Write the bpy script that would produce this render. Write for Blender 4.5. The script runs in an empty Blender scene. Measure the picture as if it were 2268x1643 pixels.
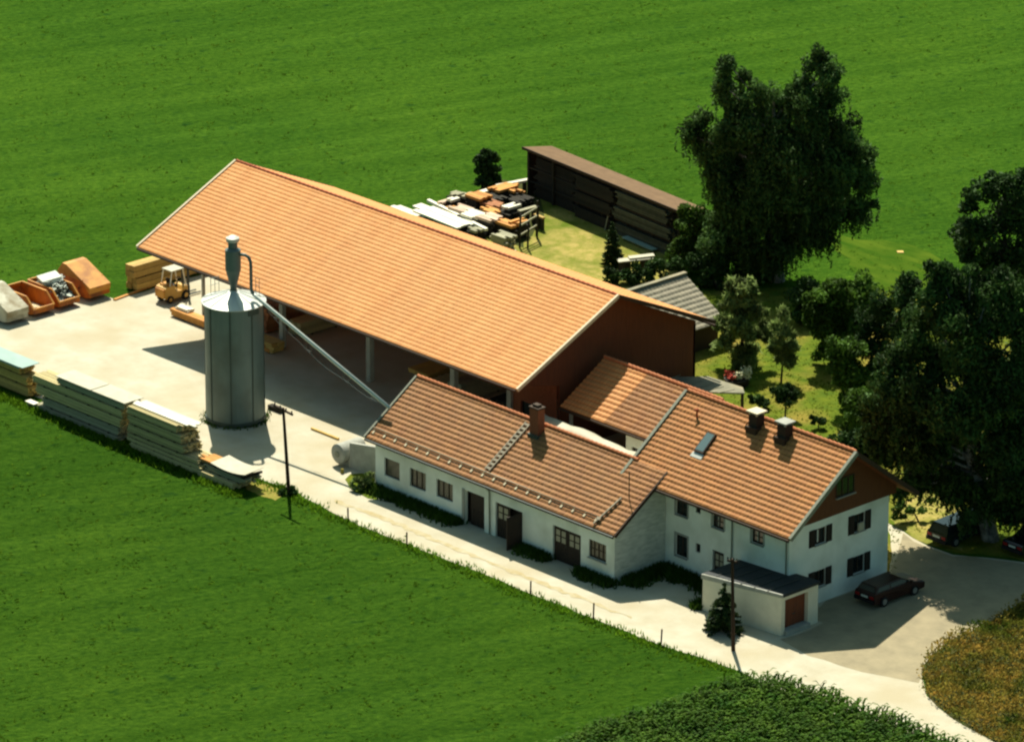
import bpy, math, random
import numpy as np
from mathutils import Vector, Matrix
R = math.radians
random.seed(7); rng = np.random.default_rng(7)
SC = bpy.context.scene; COL = SC.collection

# ------------------------------------------------------------------ camera
W0, H0 = 2268., 1643.
F = 12190.961; DEP = R(20.354); AZ = R(46.819); ROLL = R(0.1); DIST = 361.03
fh = np.array([-math.sin(AZ), math.cos(AZ), 0.]); rt0 = np.array([math.cos(AZ), math.sin(AZ), 0.])
fw = math.cos(DEP)*fh - np.array([0, 0, math.sin(DEP)]); up0 = np.cross(rt0, fw)
RR = math.cos(ROLL)*rt0 + math.sin(ROLL)*up0; UU = -math.sin(ROLL)*rt0 + math.cos(ROLL)*up0
CP = -DIST*fw
cd = bpy.data.cameras.new('camera'); cam = bpy.data.objects.new('camera', cd); COL.objects.link(cam)
cd.sensor_fit = 'HORIZONTAL'; cd.sensor_width = 36; cd.lens = 36*F/W0; cd.clip_start = 1; cd.clip_end = 3000
m = Matrix.Identity(4)
for i in range(3):
    m[i][0] = RR[i]; m[i][1] = UU[i]; m[i][2] = -fw[i]; m[i][3] = CP[i]
cam.matrix_world = m; SC.camera = cam

# ------------------------------------------------------------------ light
SUN_EL = R(54.15); st = R(7.3)
sh = math.cos(st)*fh - math.sin(st)*rt0                       # horizontal direction towards the sun
sdir = Vector((sh[0]*math.cos(SUN_EL), sh[1]*math.cos(SUN_EL), math.sin(SUN_EL)))
wd = bpy.data.worlds.new('World'); SC.world = wd; wd.use_nodes = True
nt = wd.node_tree; nt.nodes.clear()
sky = nt.nodes.new('ShaderNodeTexSky'); sky.sky_type = 'NISHITA'; sky.sun_disc = False
sky.sun_elevation = SUN_EL; sky.sun_rotation = math.atan2(sdir.x, sdir.y)
sky.air_density = 1.0; sky.dust_density = 2.5; sky.ozone_density = 0.6
tint = nt.nodes.new('ShaderNodeMix'); tint.data_type = 'RGBA'; tint.blend_type = 'MULTIPLY'; tint.inputs[0].default_value = 1
tint.inputs[7].default_value = (0.70, 1.0, 0.84, 1)
bg = nt.nodes.new('ShaderNodeBackground'); bg.inputs[1].default_value = 0.063
wo = nt.nodes.new('ShaderNodeOutputWorld')
nt.links.new(sky.outputs[0], tint.inputs[6]); nt.links.new(tint.outputs[2], bg.inputs[0]); nt.links.new(bg.outputs[0], wo.inputs[0])
sl = bpy.data.lights.new('sun', 'SUN'); sl.energy = 5.0; sl.angle = R(0.5); sl.color = (1.0, 0.95, 0.80)
so = bpy.data.objects.new('sun', sl); COL.objects.link(so)
so.rotation_euler = sdir.to_track_quat('Z', 'Y').to_euler()
vs = SC.view_settings; vs.view_transform = 'Standard'; vs.look = 'None'; vs.exposure = 0.73; vs.gamma = 1
SC.cycles.filter_width = 2.3; SC.cycles.max_bounces = 6

# ------------------------------------------------------------------ placing
def ray(u, v): return fw + RR*(u-W0/2)/F - UU*(v-H0/2)/F
def gp(u, v, z=0.):
    q = ray(u, v); t = (z-CP[2])/q[2]; p = CP+q*t; return Vector((p[0], p[1], z))
def pl(u, v, ax, val):
    q = ray(u, v); t = (val-CP[ax])/q[ax]; return Vector(CP+q*t)
def vp(u, v, base, off=0.):                                   # on the upright plane through base that faces the road
    q = ray(u, v); b = np.array(base)+fh*off; t = ((b-CP)@fh)/(q@fh); return np.array(CP+q*t)

# ------------------------------------------------------------------ materials
def lin(c): return tuple(((x/255+.055)/1.055)**2.4 if x > 10 else x/255/12.92 for x in c)
def nd(t, k, **kw):
    n = t.nodes.new(k)
    for a, b in kw.items(): setattr(n, a, b)
    return n
def M(name, c1, c2=None, scale=3., rough=.8, metal=0., bump=0., bscale=None, c3=None, scale3=.25, tint=0., spec=.3, stretch=None, detail=6, trans=0.):
    m = bpy.data.materials.new(name); m.use_nodes = True; t = m.node_tree; b = t.nodes['Principled BSDF']; L = t.links.new
    b.inputs['Roughness'].default_value = rough; b.inputs['Metallic'].default_value = metal; b.inputs['Specular IOR Level'].default_value = spec
    tc = nd(t, 'ShaderNodeTexCoord'); vec = tc.outputs['Object']
    if stretch:
        mp = nd(t, 'ShaderNodeMapping'); mp.inputs['Scale'].default_value = stretch; L(vec, mp.inputs[0]); vec = mp.outputs[0]
    out = None
    if c2:
        n = nd(t, 'ShaderNodeTexNoise'); n.inputs['Scale'].default_value = scale; n.inputs['Detail'].default_value = detail; n.inputs['Roughness'].default_value = .6; L(vec, n.inputs['Vector'])
        r = nd(t, 'ShaderNodeValToRGB'); r.color_ramp.elements[0].position = .34; r.color_ramp.elements[1].position = .66
        r.color_ramp.elements[0].color = (*c1, 1); r.color_ramp.elements[1].color = (*c2, 1); L(n.outputs[0], r.inputs[0]); out = r.outputs[0]
    else:
        rg = nd(t, 'ShaderNodeRGB'); rg.outputs[0].default_value = (*c1, 1); out = rg.outputs[0]
    if c3:
        n = nd(t, 'ShaderNodeTexNoise'); n.inputs['Scale'].default_value = scale3; n.inputs['Detail'].default_value = 4; L(tc.outputs['Object'], n.inputs['Vector'])
        r = nd(t, 'ShaderNodeValToRGB'); r.color_ramp.elements[0].position = .45; r.color_ramp.elements[1].position = .68; L(n.outputs[0], r.inputs[0])
        x = nd(t, 'ShaderNodeMix', data_type='RGBA'); L(r.outputs[0], x.inputs[0]); L(out, x.inputs[6]); x.inputs[7].default_value = (*c3, 1); out = x.outputs[2]
    if tint:
        a = nd(t, 'ShaderNodeAttribute', attribute_name='tint'); mr = nd(t, 'ShaderNodeMapRange'); mr.inputs[3].default_value = 1-tint; mr.inputs[4].default_value = 1+tint
        L(a.outputs['Fac'], mr.inputs[0]); x = nd(t, 'ShaderNodeVectorMath', operation='SCALE'); L(out, x.inputs[0]); L(mr.outputs[0], x.inputs['Scale']); out = x.outputs[0]
    L(out, b.inputs['Base Color'])
    if bump:
        n = nd(t, 'ShaderNodeTexNoise'); n.inputs['Scale'].default_value = bscale or scale*3; n.inputs['Detail'].default_value = 5; L(vec, n.inputs['Vector'])
        bp = nd(t, 'ShaderNodeBump'); bp.inputs['Strength'].default_value = 1; bp.inputs['Distance'].default_value = bump; L(n.outputs[0], bp.inputs['Height']); L(bp.outputs[0], b.inputs['Normal'])
    if trans:
        b.inputs['Transmission Weight'].default_value = 0
        tr = nd(t, 'ShaderNodeBsdfTranslucent'); L(out, tr.inputs[0]); mx = nd(t, 'ShaderNodeMixShader'); mx.inputs[0].default_value = trans
        o = t.nodes['Material Output']; L(b.outputs[0], mx.inputs[1]); L(tr.outputs[0], mx.inputs[2]); L(mx.outputs[0], o.inputs[0])
    return m
def tile_mat(name, ca, cb, joint, course, width, worn, worn_scale=.35):
    m = bpy.data.materials.new(name); m.use_nodes = True; t = m.node_tree; b = t.nodes['Principled BSDF']; L = t.links.new
    b.inputs['Roughness'].default_value = .75; b.inputs['Specular IOR Level'].default_value = .25
    uv = nd(t, 'ShaderNodeUVMap'); uv.uv_map = 'UVMap'
    br = nd(t, 'ShaderNodeTexBrick'); br.offset = 0; br.inputs['Scale'].default_value = 1; br.inputs['Brick Width'].default_value = width; br.inputs['Row Height'].default_value = course
    br.inputs['Mortar Size'].default_value = .012; br.inputs['Mortar Smooth'].default_value = .3; br.inputs['Bias'].default_value = -.1
    br.inputs['Color1'].default_value = (*ca, 1); br.inputs['Color2'].default_value = (*cb, 1); br.inputs['Mortar'].default_value = (*joint, 1)
    L(uv.outputs[0], br.inputs['Vector'])
    n = nd(t, 'ShaderNodeTexNoise'); n.inputs['Scale'].default_value = worn_scale; n.inputs['Detail'].default_value = 7; n.inputs['Roughness'].default_value = .65; L(uv.outputs[0], n.inputs['Vector'])
    r = nd(t, 'ShaderNodeValToRGB'); r.color_ramp.elements[0].position = .42; r.color_ramp.elements[1].position = .72; L(n.outputs[0], r.inputs[0])
    x = nd(t, 'ShaderNodeMix', data_type='RGBA'); mu = nd(t, 'ShaderNodeMath', operation='MULTIPLY'); mu.inputs[1].default_value = .55; L(r.outputs[0], mu.inputs[0]); L(mu.outputs[0], x.inputs[0])
    L(br.outputs[0], x.inputs[6]); x.inputs[7].default_value = (*worn, 1)
    mp = nd(t, 'ShaderNodeMapping'); mp.inputs['Scale'].default_value = (.9, .10, 1); L(uv.outputs[0], mp.inputs[0])
    n2 = nd(t, 'ShaderNodeTexNoise'); n2.inputs['Scale'].default_value = 1.; n2.inputs['Detail'].default_value = 6; L(mp.outputs[0], n2.inputs['Vector'])
    r2 = nd(t, 'ShaderNodeValToRGB'); r2.color_ramp.elements[0].position = .3; r2.color_ramp.elements[1].position = .62; r2.color_ramp.elements[0].color = (.90, .89, .89, 1); r2.color_ramp.elements[1].color = (1.03, 1.02, 1.0, 1); L(n2.outputs[0], r2.inputs[0])
    y = nd(t, 'ShaderNodeMix', data_type='RGBA', blend_type='MULTIPLY'); y.inputs[0].default_value = 1; L(x.outputs[2], y.inputs[6]); L(r2.outputs[0], y.inputs[7])
    L(y.outputs[2], b.inputs['Base Color'])
    return m

# meadow: mown grass with faint mowing lines and clover patches
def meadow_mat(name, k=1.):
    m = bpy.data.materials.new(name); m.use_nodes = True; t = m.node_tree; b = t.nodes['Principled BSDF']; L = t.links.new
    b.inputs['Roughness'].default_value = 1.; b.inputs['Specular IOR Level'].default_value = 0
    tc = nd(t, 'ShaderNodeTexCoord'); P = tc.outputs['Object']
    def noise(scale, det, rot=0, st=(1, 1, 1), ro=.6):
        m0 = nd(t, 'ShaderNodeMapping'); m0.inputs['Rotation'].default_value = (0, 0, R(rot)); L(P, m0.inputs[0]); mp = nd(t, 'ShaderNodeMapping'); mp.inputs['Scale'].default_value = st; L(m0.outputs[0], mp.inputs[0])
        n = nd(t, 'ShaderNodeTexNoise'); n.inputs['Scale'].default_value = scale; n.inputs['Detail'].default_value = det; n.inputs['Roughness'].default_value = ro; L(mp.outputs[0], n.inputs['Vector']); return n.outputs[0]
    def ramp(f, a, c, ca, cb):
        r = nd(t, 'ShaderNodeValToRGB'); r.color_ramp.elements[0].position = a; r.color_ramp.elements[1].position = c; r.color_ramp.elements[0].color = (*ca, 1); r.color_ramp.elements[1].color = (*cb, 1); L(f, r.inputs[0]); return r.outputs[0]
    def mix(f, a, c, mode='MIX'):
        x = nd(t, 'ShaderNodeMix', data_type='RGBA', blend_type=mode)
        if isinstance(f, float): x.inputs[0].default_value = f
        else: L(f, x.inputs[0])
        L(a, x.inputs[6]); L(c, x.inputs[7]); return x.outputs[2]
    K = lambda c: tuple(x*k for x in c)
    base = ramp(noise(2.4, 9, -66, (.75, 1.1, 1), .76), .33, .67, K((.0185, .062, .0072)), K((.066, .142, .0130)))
    strk = ramp(noise(.34, 6, -72, (.14, 1.3, 1), .62), .38, .62, (.84, .87, .85), (1.09, 1.06, 1.05))
    big = ramp(noise(.05, 4), .35, .68, (.82, .88, .9), (1.15, 1.08, 1.0))
    yel = ramp(noise(1.3, 5, -66, (.6, 1.2, 1)), .62, .80, (1, 1, 1), (1.5, 1.2, 1.9))
    drk = ramp(noise(.8, 4, -66, (.8, 1.2, 1)), .27, .40, (.42, .58, 1.0), (1, 1, 1))
    mow = ramp(noise(.16, 2, -73, (.03, 2.4, 1), .5), .42, .58, (.93, .94, .93), (1.05, 1.03, 1.04))
    c = mix(1., base, strk, 'MULTIPLY'); c = mix(1., c, mow, 'MULTIPLY'); c = mix(1., c, big, 'MULTIPLY'); c = mix(1., c, yel, 'MULTIPLY'); c = mix(1., c, drk, 'MULTIPLY')
    L(c, b.inputs['Base Color'])
    bp = nd(t, 'ShaderNodeBump'); bp.inputs['Distance'].default_value = .26; bp.inputs['Strength'].default_value = 1; L(noise(2.6, 8, -66, (.8, 1.1, 1), .7), bp.inputs['Height']); L(bp.outputs[0], b.inputs['Normal'])
    return m
MAT = dict(
    meadow=meadow_mat('meadow_grass'), meadow_falloff=meadow_mat('lower_meadow_falloff_grass', .80),  # lower copy: same grass darkened, lens light falloff put into its colour
    gravel=M('pale_gravel', (.475, .44, .34), (.40, .36, .262), scale=.55, rough=.95, bump=.03, bscale=10, detail=9, c3=(.40, .345, .235), scale3=.22, spec=.1),
    lane_strip=M('lane_strip_earth', (.36, .285, .15), (.44, .39, .27), scale=1.6, rough=1, spec=0, detail=9),
    drive=M('tan_drive', (.32, .27, .17), (.245, .21, .135), scale=.9, rough=.95, bump=.02, bscale=14, spec=.1),
    verge=M('dry_verge', (.30, .21, .06), (.13, .17, .02), scale=2.5, rough=.95, bump=.05, spec=.05),
    lawn=M('garden_lawn', (.115, .145, .012), (.06, .10, .009), scale=1.2, rough=1, bump=.12, detail=9, c3=(.26, .19, .04), scale3=.22, spec=.05),
    dry=M('dry_grass', (.38, .29, .095), (.20, .20, .035), scale=1.3, rough=1, bump=.12, detail=9, c3=(.09, .13, .012), scale3=.28, spec=.05),
    worn=M('worn_meadow', (.026, .070, .006), (.072, .115, .011), scale=.55, rough=1, bump=.1, spec=0, detail=9, stretch=(.5, 1.6, 1)),
    soil=M('field_soil', (.06, .05, .02), (.04, .06, .012), scale=2, rough=.95, bump=.05, spec=.05),
    tile_new=tile_mat('new_orange_tiles', (.60, .265, .085), (.55, .225, .065), (.44, .15, .045), .34, .30, (.61, .30, .11)),
    tile_old=tile_mat('weathered_tiles', (.32, .142, .046), (.245, .103, .035), (.15, .055, .022), .36, .30, (.27, .15, .065)),
    tile_house=tile_mat('house_tiles', (.42, .175, .050), (.35, .137, .038), (.18, .055, .018), .36, .30, (.33, .16, .062)),
    tile_light=tile_mat('lighter_tiles', (.60, .27, .09), (.54, .225, .07), (.28, .09, .03), .36, .30, (.5, .26, .1)),
    tile_grey=tile_mat('grey_concrete_tiles', (.30, .265, .19), (.22, .20, .145), (.07, .06, .045), .40, .33, (.18, .18, .12)),
    ridge=M('ridge_tile_clay', (.50, .17, .06), (.40, .13, .05), scale=4, rough=.8),
    ridge_red=M('ridge_tile_red', (.42, .10, .035), (.34, .08, .03), scale=4, rough=.8),
    verge_pale=M('pale_verge_board', (.62, .53, .36), (.54, .45, .30), scale=3, rough=.7),
    verge_grey=M('grey_verge_metal', (.22, .23, .17), (.17, .18, .135), scale=3, rough=.6),
    dark_wood=M('dark_stained_wood', (.035, .02, .011), (.055, .03, .015), scale=6, rough=.8, stretch=(1, 1, 6)),
    soffit=M('soffit_boards', (.20, .11, .05), (.15, .08, .035), scale=6, rough=.8),
    clad=M('brown_cladding', (.15, .055, .020), (.11, .040, .016), scale=3, rough=.85, stretch=(6, 6, .4), bump=.01),
    clad_red=M('reddish_board_cladding', (.14, .045, .018), (.10, .032, .014), scale=3, rough=.85, stretch=(5, 5, .4), bump=.01),
    brick=M('red_brick', (.26, .085, .04), (.20, .065, .03), scale=6, rough=.9),
    white=M('white_render', (.83, .85, .75), (.77, .80, .70), scale=.9, rough=.9, bump=.004, bscale=20, c3=(.60, .62, .52), scale3=.4, spec=.2),
    white2=M('cream_render', (.70, .67, .52), (.62, .59, .45), scale=1.2, rough=.9, bump=.004, bscale=20, spec=.2),
    dirty=M('stained_render', (.62, .64, .55), (.40, .43, .36), scale=1.4, rough=.9, stretch=(1, 1, 4), spec=.2),
    conc=M('grey_concrete', (.36, .36, .31), (.28, .28, .24), scale=2, rough=.9, bump=.004, bscale=20),
    galv=M('galvanised_steel', (.115, .165, .155), (.088, .13, .124), scale=1.6, rough=.55, metal=.15, stretch=(1, 1, .12), spec=.5, c3=(.075, .105, .095), scale3=.5),
    galv_top=M('bright_sheet', (.52, .53, .48), (.43, .45, .41), scale=.9, rough=.5, metal=.15, spec=.5),
    seam=M('dark_seam', (.06, .085, .075), (.048, .07, .062), scale=2, rough=.6, metal=.3),
    pipe=M('pipe_zinc', (.62, .66, .58), (.54, .58, .52), scale=2, rough=.5, metal=.1, spec=.5),
    glass=M('dark_glass', (.012, .016, .015), rough=.08, spec=.6),
    glass_grey=M('dull_glass', (.05, .05, .035), (.085, .08, .055), scale=3, rough=.25, spec=.5),
    glass_sky=M('skylight_glass', (.10, .15, .15), rough=.08, spec=.9),
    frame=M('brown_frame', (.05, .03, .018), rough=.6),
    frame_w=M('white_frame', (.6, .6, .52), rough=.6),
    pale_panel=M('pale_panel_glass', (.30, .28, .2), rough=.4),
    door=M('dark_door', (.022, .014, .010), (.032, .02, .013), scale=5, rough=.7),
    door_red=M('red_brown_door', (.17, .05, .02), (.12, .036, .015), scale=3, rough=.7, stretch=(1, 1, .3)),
    bitumen=M('dark_bitumen', (.018, .022, .024), (.028, .032, .034), scale=2, rough=.75),
    wood_y=M('fresh_yellow_wood', (.55, .36, .10), (.46, .29, .08), scale=3, rough=.8, tint=.3),
    wood_o=M('orange_wood', (.58, .27, .06), (.48, .2, .045), scale=3, rough=.8, tint=.25),
    wood_g=M('weathered_lumber', (.47, .385, .18), (.37, .31, .15), scale=2.5, rough=.85, tint=.28, stretch=(.4, 3, 3)),
    wood_grey=M('grey_lumber', (.34, .315, .20), (.26, .245, .165), scale=2.5, rough=.85, tint=.25, stretch=(.4, 3, 3)),
    wood_p=M('pale_planks', (.74, .70, .56), (.66, .61, .48), scale=2, rough=.8, tint=.12),
    wood_pink=M('pinkish_beams', (.64, .47, .34), (.54, .38, .27), scale=2, rough=.8, tint=.2),
    wood_red=M('red_brown_beams', (.40, .17, .07), (.30, .11, .045), scale=2, rough=.85, tint=.25),
    wood_d=M('old_and_shaded_boards', (.030, .025, .017), (.020, .017, .012), scale=3, rough=.9, tint=.3),  # old boards; also the painted shade under the heap tops
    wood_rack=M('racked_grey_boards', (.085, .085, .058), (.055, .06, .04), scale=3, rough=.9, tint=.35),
    tarp_teal=M('teal_sheet', (.25, .36, .32), (.2, .3, .27), scale=1.2, rough=.5),
    tarp_w=M('pale_sheet', (.44, .41, .30), (.36, .33, .24), scale=1.6, rough=.6),
    felt=M('brown_felt', (.17, .10, .05), (.13, .075, .037), scale=1.5, rough=.95),
    orange=M('orange_paint', (.56, .16, .014), (.42, .105, .012), scale=1.8, rough=.6, spec=.3, c3=(.22, .07, .02), scale3=1.1),
    orange_l=M('faded_orange_paint', (.60, .28, .05), (.50, .21, .036), scale=1.8, rough=.65, spec=.3, c3=(.36, .14, .03), scale3=.9),
    inner=M('rusty_inside', (.12, .045, .02), (.07, .03, .018), scale=2, rough=.8),
    white_p=M('dirty_white_paint', (.56, .54, .42), (.44, .42, .31), scale=1.2, rough=.7, c3=(.2, .15, .07), scale3=.7),
    sand=M('pale_rubble', (.62, .50, .32), (.5, .38, .22), scale=4, rough=.95),
    scrap=M('grey_scrap', (.33, .36, .30), (.20, .23, .19), scale=3, rough=.6, tint=.6),
    yellow=M('fork_yellow', (.58, .33, .06), (.50, .27, .045), scale=2, rough=.5, spec=.4),
    rubber=M('black_rubber', (.012, .012, .012), rough=.85),
    steel=M('dark_steel', (.05, .055, .05), rough=.5, metal=.4),
    pole=M('creosoted_pole', (.045, .022, .010), (.03, .016, .009), scale=5, rough=.85),
    bark=M('bark', (.05, .042, .03), (.03, .025, .018), scale=4, rough=.95),
    birch_bark=M('birch_bark', (.35, .33, .28), (.05, .045, .04), scale=2.5, rough=.9),
    leaf_birch=M('birch_leaf', (.040, .085, .020), (.062, .115, .028), scale=.9, rough=.7, tint=.65, spec=.1, trans=.25),
    leaf_birch_deep=M('deep_birch_leaf', (.028, .062, .014), (.046, .090, .020), scale=.7, rough=.7, tint=.7, spec=.1, trans=.2),
    leaf_dark=M('dark_leaf', (.022, .052, .012), (.036, .074, .017), scale=.9, rough=.7, tint=.6, spec=.1, trans=.2),
    leaf_mid=M('mid_leaf', (.042, .092, .012), (.070, .13, .018), scale=.9, rough=.7, tint=.6, spec=.1, trans=.35),
    leaf_pale=M('pale_leaf', (.13, .19, .05), (.22, .28, .09), scale=1.2, rough=.7, tint=.6, spec=.1, trans=.4),
    needle=M('spruce_needle', (.020, .042, .011), (.034, .060, .014), scale=1.5, rough=.75, tint=.5, spec=.1),
    tuft=M('grass_tuft', (.05, .125, .006), (.10, .19, .010), scale=.9, rough=.9, tint=.4, spec=0, trans=.55),
    tuft_meadow=M('meadow_tuft', (.045, .11, .007), (.085, .155, .012), scale=.4, rough=1, tint=.35, spec=0, trans=.6),
    lawn_blade=M('lawn_blade', (.09, .13, .010), (.13, .16, .016), scale=1, rough=.9, tint=.3, spec=0, trans=.55),
    tuft_shaded=M('verge_grass', (.03, .07, .010), (.05, .095, .014), scale=1.2, rough=.85, tint=.4, spec=.0, trans=.3),  # darker tufts: the shade at the wall foot is put into the colour
    corn=M('maize_leaf', (.020, .070, .004), (.070, .13, .010), scale=.8, rough=.75, tint=.6, spec=.08, trans=.3),
    grain=M('dry_weeds', (.37, .225, .045), (.17, .165, .028), scale=1.1, rough=.9, tint=.5, spec=.0, c3=(.045, .085, .010), scale3=.34, trans=.3),
    flower_w=M('white_flowers', (.7, .66, .48), (.5, .52, .26), scale=6, rough=.8),
    flower_r=M('red_flowers', (.55, .04, .03), (.4, .10, .05), scale=6, rough=.8),
    car_dark=M('dark_green_paint', (.010, .018, .017), rough=.12, spec=.8),
    car_red=M('dark_red_paint', (.022, .004, .003), rough=.35, spec=.4),
    car_black=M('black_paint', (.008, .008, .010), rough=.2, spec=.7),
    plate=M('number_plate', (.6, .62, .55), rough=.5),
    lamp_red=M('red_lamp', (.3, .01, .01), rough=.3),
    chrome=M('wheel_metal', (.35, .35, .33), rough=.35, metal=.6),
    asbestos=M('fibre_cement', (.24, .22, .155), (.17, .165, .115), scale=1.4, rough=.95, c3=(.32, .27, .17), scale3=.6),
    copper=M('snow_guard', (.28, .24, .17), (.21, .18, .13), scale=3, rough=.5, metal=.3),
)

# ------------------------------------------------------------------ mesh helpers
class MB:
    def __init__(s): s.v = []; s.f = []; s.t = []
    def add(s, vs, fs, t=None):
        n = len(s.v); s.v += [tuple(x) for x in vs]; s.f += [tuple(i+n for i in f) for f in fs]; s.t += [random.random() if t is None else t]*len(fs); return s
    def hexa(s, p, t=None):                                   # 4 bottom corners, 4 top corners
        return s.add(p, [(3, 2, 1, 0), (4, 5, 6, 7), (0, 1, 5, 4), (1, 2, 6, 5), (2, 3, 7, 6), (3, 0, 4, 7)], t)
    def box(s, x0, x1, y0, y1, z0, z1, t=None):
        return s.hexa([(x0, y0, z0), (x1, y0, z0), (x1, y1, z0), (x0, y1, z0), (x0, y0, z1), (x1, y0, z1), (x1, y1, z1), (x0, y1, z1)], t)
    def beam(s, a, b, w, h, up=(0, 0, 1), t=None):
        a = Vector(a); b = Vector(b); d = (b-a).normalized(); u = Vector(up)
        sd = d.cross(u)
        if sd.length < 1e-4: sd = d.cross(Vector((1, 0, 0)))
        sd.normalize(); u = sd.cross(d); sd = sd*w/2; u = u*h/2
        return s.hexa([a-sd-u, a+sd-u, b+sd-u, b-sd-u, a-sd+u, a+sd+u, b+sd+u, b-sd+u], t)
    def tube(s, pts, rad, n=10, cap=True, t=None):
        pts = [Vector(p) for p in pts]; rad = rad if isinstance(rad, (list, tuple)) else [rad]*len(pts); V = []; Fc = []; pu = None
        for i, p in enumerate(pts):
            d = (pts[min(i+1, len(pts)-1)]-pts[max(i-1, 0)]).normalized()
            if pu is None: pu = d.orthogonal()
            x = (pu-d*pu.dot(d)).normalized(); y = d.cross(x); pu = x
            V += [p+(x*math.cos(2*math.pi*k/n)+y*math.sin(2*math.pi*k/n))*rad[i] for k in range(n)]
        for i in range(len(pts)-1):
            for k in range(n): Fc.append((i*n+k, i*n+(k+1) % n, (i+1)*n+(k+1) % n, (i+1)*n+k))
        if cap: Fc += [tuple(range(n-1, -1, -1)), tuple(range((len(pts)-1)*n, len(pts)*n))]
        return s.add(V, Fc, t)
    def lathe(s, c, prof, n=32, t=None):
        V = []; Fc = []
        for r, z in prof: V += [(c[0]+r*math.cos(2*math.pi*k/n), c[1]+r*math.sin(2*math.pi*k/n), c[2]+z) for k in range(n)]
        for i in range(len(prof)-1):
            for k in range(n): Fc.append((i*n+k, i*n+(k+1) % n, (i+1)*n+(k+1) % n, (i+1)*n+k))
        return s.add(V, Fc, t)
    def prism(s, poly, z0, z1, t=None):                       # counter-clockwise polygon
        n = len(poly); z0 = z0 if isinstance(z0, (list, tuple)) else [z0]*n; z1 = z1 if isinstance(z1, (list, tuple)) else [z1]*n
        V = [(p[0], p[1], z0[i]) for i, p in enumerate(poly)]+[(p[0], p[1], z1[i]) for i, p in enumerate(poly)]
        return s.add(V, [tuple(range(n-1, -1, -1)), tuple(range(n, 2*n))]+[(i, (i+1) % n, n+(i+1) % n, n+i) for i in range(n)], t)
    def extr(s, poly, ax, a, b, t=None):                      # polygon in the two other axes pushed along an axis
        n = len(poly)
        def P(q, w): return (w, q[0], q[1]) if ax == 0 else (q[0], w, q[1])
        return s.add([P(q, a) for q in poly]+[P(q, b) for q in poly], [tuple(range(n-1, -1, -1)), tuple(range(n, 2*n))]+[(i, (i+1) % n, n+(i+1) % n, n+i) for i in range(n)], t)
    def build(s, name, mat, parent=None, smooth=False, loc=None):
        me = bpy.data.meshes.new(name); v = s.v
        if loc is not None: v = [(x[0]-loc[0], x[1]-loc[1], x[2]-loc[2]) for x in v]
        me.from_pydata(v, [], s.f); me.materials.append(MAT[mat] if isinstance(mat, str) else mat)
        a = me.attributes.new('tint', 'FLOAT', 'FACE'); a.data.foreach_set('value', s.t)
        if smooth: me.shade_smooth()
        me.validate(); o = bpy.data.objects.new(name, me); COL.objects.link(o)
        if parent: o.parent = parent
        elif loc is not None: o.location = loc
        return o
def npmesh(name, V, Q, mat, parent=None, tint=None, uv=None):
    me = bpy.data.meshes.new(name); nq = len(Q); k = Q.shape[1]
    me.vertices.add(len(V)); me.vertices.foreach_set('co', np.asarray(V, np.float32).ravel())
    me.loops.add(nq*k); me.loops.foreach_set('vertex_index', np.asarray(Q, np.int32).ravel())
    me.polygons.add(nq); me.polygons.foreach_set('loop_start', np.arange(0, nq*k, k, dtype=np.int32))
    me.update(calc_edges=True); me.materials.append(MAT[mat])
    if tint is not None: a = me.attributes.new('tint', 'FLOAT', 'FACE'); a.data.foreach_set('value', np.asarray(tint, np.float32))
    if uv is not None: l = me.uv_layers.new(name='UVMap'); l.data.foreach_set('uv', np.asarray(uv[Q.ravel()], np.float32).ravel())
    o = bpy.data.objects.new(name, me); COL.objects.link(o)
    if parent: o.parent = parent
    return o
def tag(o, label=None, cat=None, group=None, kind=None):
    for k, v in (('label', label), ('category', cat), ('group', group), ('kind', kind)):
        if v: o[k] = v
    return o
def thing(name, label, cat, group=None):
    return tag_new(name, label, cat, group)
def tag_new(name, label, cat, group):
    o = bpy.data.objects.new(name, None); COL.objects.link(o); o.empty_display_size = .3; return tag(o, label, cat, group)
def settle(root, loc):                                        # move an Empty to the base of its thing while its parts stay put
    root.location = loc
    for c in COL.objects:
        if c.parent is root: c.location = c.location-Vector(loc)
def part(mb, name, mat, root, **k): return mb.build(name, mat, root, **k)

# ------------------------------------------------------------------ ground
def sheet(name, pts, z, mat, kind='structure', jit=.12, step=1.2, label=None, cat=None):
    P = []
    pts = [Vector((p[0], p[1], 0)) for p in pts]
    for i, a in enumerate(pts):
        b = pts[(i+1) % len(pts)]; n = max(1, int((b-a).length/step))
        for k in range(n):
            q = a.lerp(b, k/n)
            if k: q = q+Vector((random.uniform(-jit, jit), random.uniform(-jit, jit), 0))
            P.append((q.x, q.y, z))
    import bmesh
    bm = bmesh.new(); vs_ = [bm.verts.new(p) for p in P]; f = bm.faces.new(vs_); f.normal_update()
    if f.normal.z < 0: f.normal_flip()
    bmesh.ops.triangulate(bm, faces=bm.faces[:]); me = bpy.data.meshes.new(name); bm.to_mesh(me); bm.free(); me.materials.append(MAT[mat])
    o = bpy.data.objects.new(name, me); COL.objects.link(o); return tag(o, label, cat, kind=kind)
def zr(x, y): return (((x/2.347)+2266)*.7647, ((y/2.347)+1448)*.7647)
G = lambda *uvs: [gp(*q) for q in uvs]
g = MB(); g.add([(-900, -900, 0), (900, -900, 0), (900, 1400, 0), (-900, 1400, 0)], [(0, 1, 2, 3)]); tag(g.build('meadow', 'meadow'), kind='structure')
road_low = [(540, 1052), (581, 1063), (636, 1080), (653, 1083), (675, 1103), (765, 1149), (900, 1203), (1040, 1258), (1175, 1314), (1320, 1371), (1465, 1428), (1640, 1486), (1730, 1540), (1830, 1590), (1980, 1650), (2140, 1730)]
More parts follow.
